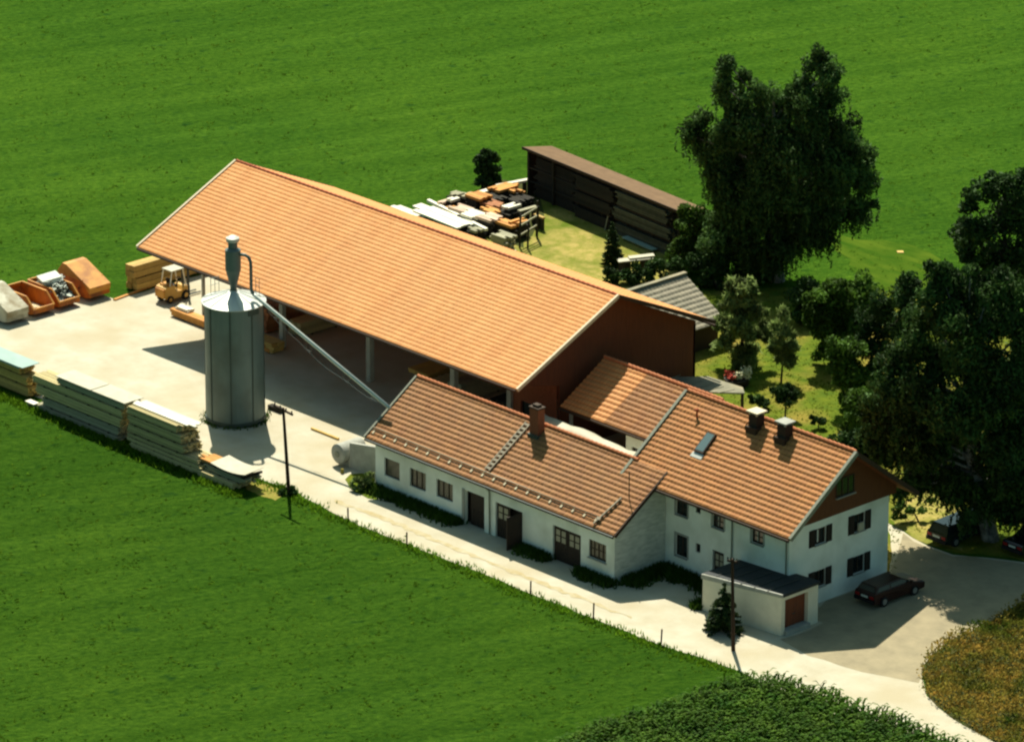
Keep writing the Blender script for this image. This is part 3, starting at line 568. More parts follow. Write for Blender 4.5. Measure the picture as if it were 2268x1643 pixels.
def onroof(x, y, h=0.): return Vector((x, y, kz(y)))+nk*h
q = MB(); q.hexa([onroof(31.78, -14.9, .02), onroof(32.55, -14.9, .02), onroof(32.45, -13.7, .02), onroof(31.75, -13.7, .02), onroof(31.78, -14.9, .2), onroof(32.55, -14.9, .2), onroof(32.45, -13.7, .2), onroof(31.75, -13.7, .2)]); k_ = part(q, 'skylight', 'dark_wood', ho)
q = MB(); q.add([onroof(31.84, -14.82, .215), onroof(32.48, -14.82, .215), onroof(32.39, -13.78, .215), onroof(31.81, -13.78, .215)], [(0, 1, 2, 3)]); q.build('pane', 'glass_sky', k_)
q = MB(); q.hexa([onroof(31.7, -15.2, .05), onroof(32.62, -15.2, .05), onroof(32.6, -14.92, .05), onroof(31.72, -14.92, .05), onroof(31.7, -15.2, .09), onroof(32.62, -15.2, .09), onroof(32.6, -14.92, .1), onroof(31.72, -14.92, .1)]); q.build('flashing', 'galv_top', k_)
q = MB(); q.tube([(30.2, -13.18, kz(-13.18)), (30.2, -13.18, kz(-13.18)+.55)], .06, n=8); q.tube([(30.1, -13.3, kz(-13.18)+.52), (30.26, -13.1, kz(-13.18)+.56)], .08, n=8); part(q, 'vent_pipe', 'ridge_red', ho)
for x, y, tm in ((34.55, -12.55, 'conc_l'), (36.9, -12.55, 'conc')):
    q = MB(); q.box(x-.33, x+.33, y-.33, y+.33, kz(y)-.5, kz(y)+.85); c_ = part(q, 'chimney', 'door', ho)
    q = MB(); q.box(x-.46, x+.46, y-.44, y+.44, kz(y)+1.0, kz(y)+1.09)
    for dx in (-.28, .28):
        for dy in (-.28, .28): q.box(x+dx-.05, x+dx+.05, y+dy-.05, y+dy+.05, kz(y)+.85, kz(y)+1.0)
    q.build('chimney_cap', 'verge_pale' if tm == 'conc_l' else 'conc', c_)
    q = MB(); q.box(x-.42, x+.42, y-.5, y+.42, kz(y)-.45, kz(y)+.12); q.build('flashing', 'dark_wood', c_)
    q = MB(); q.beam((x-.75, y-.25, kz(y-.25)+.05), (x-.35, y-.3, kz(y)+.35), .05, .05); q.build('stay', 'steel', c_)
settle(ho, (35, -12, 0))

# ------------------------------------------------------------------ annex between hall and house
ax0, ax1, ayr, ayf, aze, azr = 14.05, 24.5, -5.2, -9.05, 3.72, 6.02
an = thing('linking_barn', 'small tiled barn joining the hall gable and the farmhouse', 'barn')
ayb = 2*ayr-ayf
roof_slope('roof', 'tile_light', (ax0, ayf, aze), (18.0, ayf, aze), (ax0, ayr, azr), (18.0, ayr, azr), .36, .08, an)
roof_slope('roof', 'tile_old', (18.01, ayf, aze), (ax1, ayf, aze), (18.01, ayr, azr), (ax1, ayr, azr), .36, .08, an)
roof_slope('roof', 'tile_house', (ax1, ayb, aze), (ax0, ayb, aze), (ax1, ayr, azr), (ax0, ayr, azr), .36, .06, an)
ridge_caps('ridge', (ax0, ayr, azr+.06), (ax1, ayr, azr+.06), an)
q = MB(); q.tube([(ax0, ayf-.07, aze-.1), (ax1, ayf-.07, aze-.1)], .08, n=8); part(q, 'gutter', 'dark_wood', an)
q = MB(); wall(q, (19.5, -8.6, 0), (1, 0, 0), (0, -1, 0), 9.2, 3.75, [(.5, 1.35, 1.9, 2.62)], .2); part(q, 'front_wall', 'white', an)
window(an, (0, -8.6, 0), U, Nn, 20.0, 20.85, 1.9, 2.62, nx=1, depth=.12, sill=False)
q = MB(); q.box(13.2, 28.8, -1.9, -1.7, 0, 3.6); part(q, 'back_wall', 'white', an)
q = MB(); q.box(19.5, 19.7, -8.4, -2, 0, 3.6); part(q, 'partition_wall', 'dark_wood', an)
q = MB(); q.box(14.55, 14.73, -8.75, -8.57, 0, 3.6); part(q, 'post', 'conc', an)
q = MB(); q.box(14.0, 19.5, -8.8, -8.6, 3.35, 3.6); part(q, 'beam', 'dark_wood', an)
settle(an, (19, -5, 0))

# ------------------------------------------------------------------ garage
ga = thing('garage', 'small flat-roofed cream garage with brown door by the lane', 'garage')
FL, FR, BR, BL = (37.06, -19.42), (42.94, -18.85), (42.94, -15.78), (37.06, -16.24)
q = MB(); q.prism([FL, FR, (FR[0]-.02, FR[1]+.2), (FL[0]+.0, FL[1]+.2)], 0, [2.1, 2.42, 2.42, 2.1]); part(q, 'front_wall', 'white2', ga)
q = MB(); q.prism([(FL[0]+.003, FL[1]+.2), (FL[0]+.2, FL[1]+.22), (BL[0]+.2, BL[1]), (BL[0]+.003, BL[1])], 0, 2.08); part(q, 'side_wall', 'white2', ga)
q = MB(); q.box(42.5, 42.935, -16.62, -15.78, 0, 2.42); q.box(42.7, 42.935, -18.66, -16.62, 2.2, 2.42); q.box(42.7, 42.935, -18.66, -18.55, 0, 2.2); part(q, 'pillar', 'white2', ga)
q = MB(); q.box(41.2, 42.5, -15.98, -15.8, 0, 2.3); part(q, 'back_wall', 'white2', ga)
q = MB(); q.prism([(36.95, -19.45), (43.0, -18.9), (43.0, -18.78), (36.95, -19.33)], [1.98, 2.44, 2.44, 1.98], [2.28, 2.64, 2.64, 2.28]); part(q, 'fascia', 'conc', ga)
q = MB(); q.prism([(36.95, -19.32), (43.02, -18.77), (43.02, -15.7), (41.05, -15.7), (40.97, -16.26), (36.95, -16.26)], [2.1, 2.44, 2.44, 2.34, 2.34, 2.1], [2.3, 2.62, 2.62, 2.5, 2.5, 2.3]); part(q, 'roof', 'bitumen', ga)
q = MB()
for k in range(1, 6):
    x = 36.95+6.0*k/6; z = 2.3+.32*k/6; q.beam((x, -19.2, z+.02), (x, -16.4, z+.02), .05, .03)
part(q, 'roof_seam', 'steel', ga)
q = MB(); q.box(42.6, 42.66, -18.55, -16.62, .3, 2.2)
for k in range(8): y = -18.5+k*.235; q.box(42.66, 42.675, y, y+.2, .33, 2.17)
d_ = part(q, 'door', 'door_red', ga); q = MB(); q.box(42.68, 42.72, -17.7, -17.45, 1.0, 1.05); q.build('handle', 'steel', d_)
q = MB(); q.box(42.6, 43.15, -18.6, -16.6, .008, .28); part(q, 'threshold', 'conc', ga)
settle(ga, (40, -17.6, 0))

# ------------------------------------------------------------------ old shed, lean-to, long rear shed
os_ = thing('old_shed', 'old shed with grey tiled roof behind the hall end', 'shed')
rx, rz, y0, y1 = 2.2, 4.0, 8.2, 13.7
roof_slope('roof', 'tile_grey', (rx+3.9, y0, 1.75), (rx+3.9, y1, 1.75), (rx, y0, rz), (rx, y1, rz), .40, .06, os_, tw=.33)
roof_slope('roof', 'tile_grey', (rx-2.4, y1, 2.4), (rx-2.4, y0, 2.4), (rx, y1, rz), (rx, y0, rz), .40, .06, os_, tw=.33)
q = MB(); q.beam((rx-.02, y0, rz+.1), (rx-.02, y1+.1, rz+.1), .34, .12); part(q, 'ridge_tiles', 'asbestos', os_)
q = MB(); q.box(rx-2.1, rx+3.5, y0+.3, y1-.3, 0, 1.8); q.extr([(rx-2.1, 1.8), (rx+3.5, 1.8), (rx, rz-.25)][::-1], 1, y0+.3, y0+.5); q.extr([(rx-2.1, 1.8), (rx+3.5, 1.8), (rx, rz-.25)][::-1], 1, y1-.5, y1-.3); part(q, 'wall', 'dark_wood', os_)
settle(os_, (3, 12, 0))
lt = thing('lean_to', 'low open shelter with grey sheet roof behind the farmhouse', 'shelter')
q = MB(); P = [(15.65, 1.06), (18.1, 3.3), (17.28, 3.95), (14.36, 3.75), (12.9, 2.0), (13.1, -.6)]
q.prism(P, [2.5]*6, [2.6]*6); part(q, 'roof', 'asbestos', lt)
q = MB()
for k in range(6): a = Vector((13.2+.75*k, -.4+.8*k*.6, 2.615)); q.beam(a, a+Vector((-.2+.25*k*.4, 3.0-.35*k, 0)), .05, .03)
part(q, 'roof_batten', 'asbestos', lt)
for x, y in ((17.8, 3.4), (15.7, 1.35), (13.4, -.3)):
    q = MB(); q.box(x-.07, x+.07, y-.07, y+.07, 0, 2.5); part(q, 'post', 'dark_wood', lt)
q = MB(); q.prism([(13.3, .1), (14.6, 3.5), (14.5, 3.6), (13.2, .2)], 0, 2.5); part(q, 'back_panel', 'dark_wood', lt)
settle(lt, (15.5, 2, 0))

z35 = 3.5
A = gp(1163, 327, z35); B = gp(1507, 468, z35); dx_ = (B-A).normalized(); B = B+dx_*.2; dn = Vector((-dx_.y, dx_.x, 0)); dep = 2.4
rs = thing('rear_shed', 'long dark open timber shed with brown felt roof at the field edge', 'shed')
q = MB(); q.hexa([A-dn*.25, B-dn*.25, B+dn*dep-Vector((0, 0, .45)), A+dn*dep-Vector((0, 0, .45)), A-dn*.25+Vector((0, 0, .1)), B-dn*.25+Vector((0, 0, .1)), B+dn*dep-Vector((0, 0, .35)), A+dn*dep-Vector((0, 0, .35))]); part(q, 'roof', 'felt', rs)
q = MB(); q.beam(A-dn*.27+Vector((0, 0, .03)), B-dn*.27+Vector((0, 0, .03)), .05, .2); part(q, 'fascia_board', 'dark_wood', rs)
gA = Vector((A.x, A.y, 0)); gB = Vector((B.x, B.y, 0)); Ls = (gB-gA).length
q = MB(); q.hexa([gA+dn*2.2, gB+dn*2.2, gB+dn*2.3, gA+dn*2.3]+[p+Vector((0, 0, 3.0)) for p in (gA+dn*2.2, gB+dn*2.2, gB+dn*2.3, gA+dn*2.3)])
part(q, 'back_wall', 'wood_d', rs)
for e in (gA+dx_*.25, gB-dx_*.25):
    q = MB(); q.hexa([e, e+dx_*.1, e+dx_*.1+dn*2.2, e+dn*2.2]+[e+Vector((0, 0, 3.4)), e+dx_*.1+Vector((0, 0, 3.4)), e+dx_*.1+dn*2.2+Vector((0, 0, 3.0)), e+dn*2.2+Vector((0, 0, 3.0))]); part(q, 'side_wall', 'dark_wood', rs)
for k in range(7):
    p = gA+dx_*(.4+(Ls-.8)*k/6)+dn*.05; q = MB(); q.beam(p, p+Vector((0, 0, 3.45)), .16, .16); part(q, 'post', 'wood_d', rs)
for z in (1.1, 2.1):
    q = MB(); q.beam(gA+dx_*.4+dn*.1+Vector((0, 0, z)), gB-dx_*.4+dn*.1+Vector((0, 0, z)), .08, .12); part(q, 'rail', 'wood_d', rs)
settle(rs, tuple(gA.lerp(gB, .5)))

# ------------------------------------------------------------------ stacked timber
def boards(root, x0, x1, y0, y1, z0, z1, mat, along='x', bh=.11, bw=.2, end=.12, name='boards', yaw=None, gap=.012):
    q = MB(); nz = max(1, int(round((z1-z0)/bh))); Wd = y1-y0 if along == 'x' else x1-x0; ny = max(1, int(round(Wd/bw))); hz = (z1-z0)/nz; hw = Wd/ny
    for i in range(nz):
        for j in range(ny):
            inner = 0 < j < ny-1 and 0 < i < nz-1
            e0, e1 = random.uniform(-end, end), random.uniform(-end, end); a = z0+i*hz; o_ = random.uniform(-.02, .02)
            if along == 'x': q.box(x0+e0, x1+e1, y0+j*hw+o_, y0+(j+1)*hw-gap+o_, a, a+hz-gap)
            else: q.box(x0+j*hw+o_, x0+(j+1)*hw-gap+o_, y0+e0, y1+e1, a, a+hz-gap)
    return q.build(name, mat, root)
def pack(label, x0, x1, y0, y1, z0, z1, mat='wood_g', along='x', cat='lumber pack', group='lumber packs stacked along the field edge', bh=.11, bw=.2, end=.12, name='lumber_pack', bear=.09, nb=4):
    t = thing(name, label, cat, group); zb = z0+bear
    if bear:
        for k in range(nb):
            q = MB()
            if along == 'x': x = x0+(x1-x0)*(k+.5)/nb; q.box(x-.06, x+.06, y0-.03, y1+.03, z0+.003, zb-.003)
            else: y = y0+(y1-y0)*(k+.5)/nb; q.box(x0-.03, x1+.03, y-.06, y+.06, z0+.003, zb-.003)
            q.build('bearer', 'wood_d', t)
    boards(t, x0, x1, y0, y1, zb, z1, mat, along, bh, bw, end)
    settle(t, ((x0+x1)/2, (y0+y1)/2, z0)); return t
Y0, Y1 = -27.1, -25.7
pack('yellowish lumber pack lowest at the left photo edge', -27, -17.55, -26.4, -25.2, 0, .72, 'wood_y')
pack('yellowish lumber pack in the middle of the leftmost stack', -27, -17.7, -26.38, -25.2, .72, 1.36, 'wood_y')
pack('yellowish lumber pack under the teal sheet of leftmost stack', -27, -18.4, -26.36, -25.2, 1.36, 1.95, 'wood_y')
q = MB(); q.box(-27, -18.0, -26.5, -25.05, 1.97, 2.0); q.box(-27, -18.3, -26.53, -26.5, 1.86, 2.0); tag(q.build('cover_sheet', 'tarp_teal'), 'teal cover sheet on the leftmost lumber stack', 'sheet')
pack('grey board layer lowest in the middle lumber stack', -15.9, -7.5, Y0-.15, Y1, 0, .33, 'wood_grey')
pack('grey lumber pack second from the ground in middle stack', -15.3, -7.6, Y0, Y1, .33, .92, 'wood_grey')
pack('yellow-green lumber pack third from ground in the middle stack', -15.9, -7.4, Y0+.02, Y1, .92, 1.6, 'wood_g')
pack('weathered lumber pack fourth from ground in the middle stack', -16.2, -7.25, Y0+.04, Y1, 1.6, 2.2, 'wood_g')
pack('grey lumber pack topmost of the middle stack', -13.65, -6.95, Y0+.06, Y1, 2.2, 2.74, 'wood_grey')
for i, (a, b, c) in enumerate(((-13.75, -10.2, 'longer'), (-10.1, -6.8, 'shorter'))):
    q = MB(); q.hexa([(a, Y0-.05, 2.76), (b, Y0-.05, 2.76+.02*i), (b, Y1+.1, 2.78), (a, Y1+.1, 2.78), (a, Y0-.05, 2.8), (b, Y0-.05, 2.8+.02*i), (b, Y1+.1, 2.82), (a, Y1+.1, 2.82)])
    tag(q.build('cover_sheet', 'tarp_w'), 'pale cover sheet on %s half of the middle lumber stack' % ('left', 'right')[i], 'sheet', 'pale cover sheets on the lumber')
pack('long yellowish board layer lowest in right lumber stack', -6.2, 3.85, Y0-.2, Y1, 0, .46, 'wood_g')
pack('thin board layer second from ground in the right lumber stack', -6.5, .6, Y0-.15, Y1, .46, .72, 'wood_g', bear=.05)
pack('long board layer third from ground in right lumber stack', -6.5, .35, Y0-.12, Y1, .72, .98, 'wood_g', bear=.05)
pack('lumber pack fourth from the ground in the right stack', -6.5, -1.0, Y0-.1, Y1, .98, 1.58, 'wood_g')
pack('lumber pack fifth from the ground in the right stack', -6.4, -1.25, Y0-.1, Y1, 1.58, 2.2, 'wood_g')
pack('lumber pack topmost of the right stack', -6.4, -1.5, Y0-.08, Y1, 2.2, 2.78, 'wood_g', end=.2)
pack('pale orange boards lying on top of the right lumber stack', -6.3, -.9, Y0+.3, Y1-.1, 2.78, 2.86, 'wood_p', bear=0, group=None, cat='boards', end=.35, bh=.08, name='loose_boards')
pack('orange boards on the low end of right lumber stack', .1, 2.5, Y0+.15, Y1-.1, .99, 1.12, 'wood_o', bear=0, group=None, cat='boards', end=.35, bh=.06, name='loose_boards')
pack('grey beams on lowest layer beneath the curved sheet', .9, 4.4, Y0+.1, Y1+.2, .47, .88, 'wood_grey', end=.3, bear=.06)
q = MB(); n = 14; V = []; Fs = []
for i in range(n+1):
    f_ = i/n; x = 1.5+3.3*f_; z = 1.16-.12*math.sin(f_*math.pi)+.12*f_**3
    for y in (Y0-.02, Y1+.12): V += [(x, y, z+(.1 if y > -26.5 else 0)), (x, y, z+.03+(.1 if y > -26.5 else 0))]
for i in range(n):
    a = 4*i; Fs += [(a, a+4, a+6, a+2), (a+1, a+3, a+7, a+5), (a, a+1, a+5, a+4), (a+2, a+6, a+7, a+3)]
Fs += [(0, 2, 3, 1), (4*n, 4*n+1, 4*n+3, 4*n+2)]
q.add(V, Fs); tag(q.build('cover_sheet', 'tarp_w'), 'curved pale sheet at the low end of right lumber stack', 'sheet', 'pale cover sheets on the lumber')
for x, lab in ((1.75, 'left'), (3.1, 'middle'), (4.4, 'right')):
    q = MB(); q.box(x-.08, x+.08, Y0+.1, Y1+.3, .89, 1.02); tag(q.build('wood_block', 'wood_d'), 'dark wood block under the %s of the curved pale sheet' % lab, 'block', 'blocks under the curved sheet')
q = MB(); q.box(-16.6, -15.7, Y0-.35, Y0+.1, .34, .37); q.box(-16.45, -16.37, Y0-.3, Y0, .02, .34); q.box(-15.95, -15.87, Y0-.3, Y0, .02, .34); tag(q.build('short_bench', 'wood_p'), 'little pale board bench in the grass between lumber stacks', 'bench')
# timber at the hall end and inside
GI = 'timber stored in and by the hall'
pack('golden beam pack on the ground beside the forklift', -29.7, -28.7, -8.2, -.8, 0, .92, 'wood_y', along='y', group=GI, bh=.4, bw=.5)
pack('golden beam pack on top beside the forklift', -29.65, -28.75, -8.3, -.9, .92, 1.85, 'wood_y', along='y', group=GI, bh=.4, bw=.5)
pack('orange planks on yard at left of the silo', -23.2, -13.5, -9.6, -8.9, 0, .55, 'wood_o', group=GI, bh=.22, bw=.35, end=.3)
pack('pale short boards lying on the orange planks', -23.1, -21.9, -9.35, -8.75, .55, .75, 'wood_p', group=GI, bh=.1, bear=0)
pi_ = gp(607, 784)
pack('yellow boards on the hall floor right of the silo', pi_.x-3.2, pi_.x+.1, pi_.y-.2, pi_.y+.8, 0, .75, 'wood_y', group=GI, bh=.25, bw=.5)
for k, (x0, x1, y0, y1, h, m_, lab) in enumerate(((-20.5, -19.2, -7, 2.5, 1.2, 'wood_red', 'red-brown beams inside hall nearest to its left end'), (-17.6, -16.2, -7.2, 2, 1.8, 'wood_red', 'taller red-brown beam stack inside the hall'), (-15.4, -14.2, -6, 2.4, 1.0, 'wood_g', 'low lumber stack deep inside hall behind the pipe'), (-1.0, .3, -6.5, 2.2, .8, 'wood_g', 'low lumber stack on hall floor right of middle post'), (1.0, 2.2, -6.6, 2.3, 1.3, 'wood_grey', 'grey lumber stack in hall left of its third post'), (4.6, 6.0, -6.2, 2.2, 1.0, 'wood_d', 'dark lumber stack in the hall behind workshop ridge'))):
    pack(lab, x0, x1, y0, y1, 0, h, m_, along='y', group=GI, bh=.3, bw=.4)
ps = gp(1160, 0); p_ = gp(913, 833)
pack('pale panel stack on the hall floor beside workshop ridge', p_.x-.6, p_.x+1.3, p_.y+.2, p_.y+2.4, 0, .4, 'wood_y', group=GI, along='y', bh=.2, bw=.6)

# ------------------------------------------------------------------ back yard timber heaps
ZB = lambda x, y: ((x/4.536+1130)*.7647, (y/4.536+480)*.7647)
def heap(label, x, y, L, Wd, h, mat, along='x', n=None, cat='beam stack', name='beam_stack', bh=.18, bw=.24, end=.2, under='wood_d'):
    h += .25
    p = gp(*ZB(x, y), h); t = thing(name, label, cat, 'timber heaps in the back yard')
    a = (p.x-L/2, p.x+L/2, p.y-Wd/2, p.y+Wd/2) if along == 'x' else (p.x-Wd/2, p.x+Wd/2, p.y-L/2, p.y+L/2)
    if h > .35: boards(t, *a, 0.005, h-.2, under, along, bh, bw, end, name='lower_beams')  # most lower beams use dark wood: shade of their fronts painted as colour
    boards(t, *a, max(.005, h-.2)+.002, h, mat, along, .19, bw, end*1.4, name='top_beams')
    settle(t, (p.x, p.y, 0)); return t
heap('short orange beams at the left of the back yard heaps', 730, 455, 1.1, .5, .7, 'wood_pink', along='y')
heap('small pale beams behind the long white boards', 825, 425, .6, .6, .9, 'wood_p', along='y')
heap('dark beam heap with pale tips near the slim tree', 880, 350, 1.0, .8, 1.0, 'wood_grey', along='y', under='wood_d')
heap('dark odd beams right of the heap with pale tips', 1010, 370, .8, .9, .9, 'wood_grey', along='y', under='wood_d')
heap('large orange beam block at the back of the yard', 1160, 378, 1.2, 1.3, 1.25, 'wood_o')
heap('pale flat boards left of the slim tree foot', 1235, 325, .9, .5, .7, 'wood_p', along='y')
heap('long row of orange beams near the rear shed', 1500, 265, 1.9, 1.1, 1.0, 'wood_o', along='y', under='wood_d')
heap('single orange beams at right of the long row', 1640, 312, .5, .7, .9, 'wood_o', under='wood_d')
heap('small orange beam end closest to the rear shed', 1715, 335, .4, .5, .7, 'wood_o', under='wood_d')
heap('pinkish white beam stack behind the white boards', 945, 548, 1.25, 1.1, .75, 'wood_pink')
heap('little orange beams left of pinkish white stack', 815, 540, .5, .6, .6, 'wood_o')
heap('whitish square beam stack in the middle of heaps', 1085, 620, 1.5, 1.4, .8, 'wood_p')
heap('pinkish square beam stack next to the dark crates', 1310, 662, 1.4, 1.4, .95, 'wood_pink')
heap('small pale stub on beams below pinkish square stack', 1300, 748, .5, .6, .6, 'wood_p')
heap('rough orange beams between the dark heaps', 1330, 572, 1.1, .9, .9, 'wood_o', end=.3)
heap('dark red beams behind the rough orange ones', 1340, 480, 1.6, 1.1, .9, 'wood_red', under='wood_d')
heap('dark heap topped by one whitish board', 1590, 515, .9, .7, 1.1, 'wood_p', along='y', under='wood_d')
heap('dark grey heap left of the leaning boards', 1530, 590, 1.3, 1.2, .7, 'wood_d', under='wood_d')
heap('orange beams in front of the dark grey heap', 1530, 735, 1.5, .9, .85, 'wood_o', end=.3)
heap('broken orange wood beside the timber trestle', 1700, 715, .8, .8, 1.0, 'wood_o', end=.35, along='y')
heap('brown slatted crate stack near the hall eave', 1490, 900, 1.3, 1.1, 1.2, 'wood_grey', under='wood_grey')
heap('dark stump of beams by the white boards end', 1130, 820, .7, 1.0, .5, 'wood_grey', under='wood_d')
heap('dark beams under the slim tree', 1330, 400, 1.6, 1.4, .7, 'wood_d', under='wood_d')
heap('dark low heap at the foot of rear shed', 1700, 420, 1.4, 1.6, .6, 'wood_d', under='wood_d')
def plank(label, a, b, w, h, th=.12, n=1, mat='wood_p', name='white_boards'):
    a = gp(*ZB(*a), h); b = gp(*ZB(*b), h); d = (b-a).normalized(); s_ = Vector((-d.y, d.x, 0)); q = MB()
    for k in range(n):
        o_ = s_*(k-(n-1)/2)*w; e0, e1 = d*random.uniform(-.25, .25)*(n > 1), d*random.uniform(-.25, .25)*(n > 1); zz_ = Vector((0, 0, -th/2+random.uniform(-.03, .03)*(n > 1))); q.beam(a+o_+e0+zz_, b+o_+e1+zz_, w*.97, th)
    t = thing(name, label, 'boards', 'timber heaps in the back yard'); q.build('boards', mat, t)
    for f_ in (.15, .5, .85):
        p = a.lerp(b, f_); q = MB(); q.beam(p-s_*n*w*.5+Vector((0, 0, -th-h*.5+.06)), p+s_*n*w*.5+Vector((0, 0, -th-h*.5+.06)), .12, max(.04, h-th-.02)); q.build('bearer', 'wood_d', t)
    settle(t, (a.x, a.y, 0)); return t
plank('wide pile of long white boards behind the hall ridge', (440, 560), (1010, 790), .42, .75, n=4)
plank('back part of the white board pile with stepped ends', (340, 500), (700, 640), .42, .65, n=2)
plank('single long white beam alongside the white board pile', (500, 440), (1265, 825), .26, .8, th=.2)
plank('white boards leftmost behind the hall roof', (60, 520), (420, 660), .4, .6, n=2)
plank('pale beam lying between heaps and rear shed', (1400, 255), (1830, 170), .4, 1.0, th=.16)
plank('grey plank leaning across the trestle', (1690, 590), (1920, 525), .35, 1.3, mat='wood_grey', name='loose_plank')
plank('pale plank end pointing to the dry grass', (1900, 630), (2020, 680), .25, 1.0, mat='wood_y', name='loose_plank')
tr = thing('timber_trestle', 'tall rough trestle of dark poles at the heap edge', 'trestle', 'timber heaps in the back yard')
b0 = gp(*ZB(1700, 1080)); b1 = gp(*ZB(1930, 960)); s_ = (b1-b0)
for k, (p, h) in enumerate(((b0, 2.5), (b0+Vector((.5, .3, 0)), 2.0), (b1, 2.4), (b1+Vector((-.5, .4, 0)), 2.6))):
    q = MB(); q.tube([p, p+Vector((.05, .05, h))], .07, n=7); part(q, 'leg', 'wood_d', tr)
for z in (.9, 1.6, 2.2):
    q = MB(); q.beam(b0+Vector((0, 0, z)), b1+Vector((0, 0, z+.1)), .08, .12); part(q, 'rung', 'wood_grey', tr)
settle(tr, tuple(b0))
t = thing('pale_sheets', 'bright white sheets piled on the hedge by old shed', 'sheets'); q = MB()
a = gp(1368, 578, .9); b = gp(1446, 570, 1.0); d = (b-a).normalized(); s_ = Vector((-d.y, d.x, 0))
q.beam(a+Vector((0, 0, 0)), b, .7, .08); q.beam(a+d*.8+s_*.1+Vector((0, 0, .1)), b+d*.1+s_*.1+Vector((0, 0, .12)), .55, .1); q.build('sheets', 'tarp_w', t)
for f_ in (.2, .8): p = a.lerp(b, f_); q = MB(); q.box(p.x-.3, p.x+.3, p.y-.3, p.y+.3, 0, p.z-.06); q.build('bearer', 'wood_d', t)
settle(t, (a.x, a.y, 0))
# boards stored in the rear shed
for k, (f0, f1, z0, z1, m_, lab) in enumerate(((.03, .30, .0, 1.0, 'wood_d', 'dark boards low in the left bay of rear shed'), (.03, .30, 1.15, 2.0, 'wood_d', 'dark boards on upper rack in left bay of rear shed'), (.33, .58, 0, .9, 'wood_d', 'dark boards low in the middle of the rear shed'), (.33, .58, 1.15, 2.05, 'wood_d', 'brownish boards on rack in the middle of rear shed'), (.62, .98, 0, 0.95, 'wood_rack', 'grey long boards low in the right bay of rear shed'), (.60, .97, 1.15, 2.05, 'wood_rack', 'grey long boards on the rack at right of rear shed'), (.62, .95, 2.2, 3.2, 'wood_rack', 'boards under the roof at right of rear shed'), (.03, .30, 2.2, 3.1, 'wood_d', 'boards under the roof in left bay of rear shed'), (.33, .58, 2.2, 3.2, 'wood_d', 'boards under the roof in the middle of rear shed'))):
    t = thing('stored_boards', lab, 'boards', 'boards racked in the rear shed'); q = MB(); a = gA+dx_*(.5+(Ls-1)*f0)+dn*(.30 if f0 < .3 else -.12); b = gA+dx_*(.5+(Ls-1)*f1)+dn*(.30 if f0 < .3 else -.12)
    for i in range(int((z1-z0)/.16)):
        for j in range(6): e = dx_*random.uniform(-.3, .3); q.beam(a+e+dn*j*.27+Vector((0, 0, z0+.1+i*.16)), b+e+dn*j*.27+Vector((0, 0, z0+.1+i*.16)), .25, .13)
    q.build('boards', m_, t)
    if z0 > 0:
        q = MB(); q.beam(a+dn*.6+Vector((0, 0, z0-.03)), b+dn*.6+Vector((0, 0, z0-.03)), 1.5, .05); q.build('rack_shelf', 'dark_wood', t)
    settle(t, tuple(a+Vector((0, 0, z0))))
t = thing('zinc_sheets', 'teal-grey sheets leaning low against the rear shed', 'sheets'); q = MB()
a = gp(1385, 527); b = gp(1452, 556)
for k in range(3): o_ = Vector((.12*k, -.16*k, .03+.1*k)); q.beam(a+o_, b+o_, .5, .05)
q.build('sheets', 'tarp_teal', t); settle(t, tuple(a))
q = MB(); a = gA+dx_*9.8-dn*.05; q.beam(a-dn*.35, a+dx_*.15+Vector((0, 0, 1.7)), .12, .05); tag(q.build('leaning_plank', 'wood_grey'), 'grey plank leaning upright on the rear shed front', 'plank')

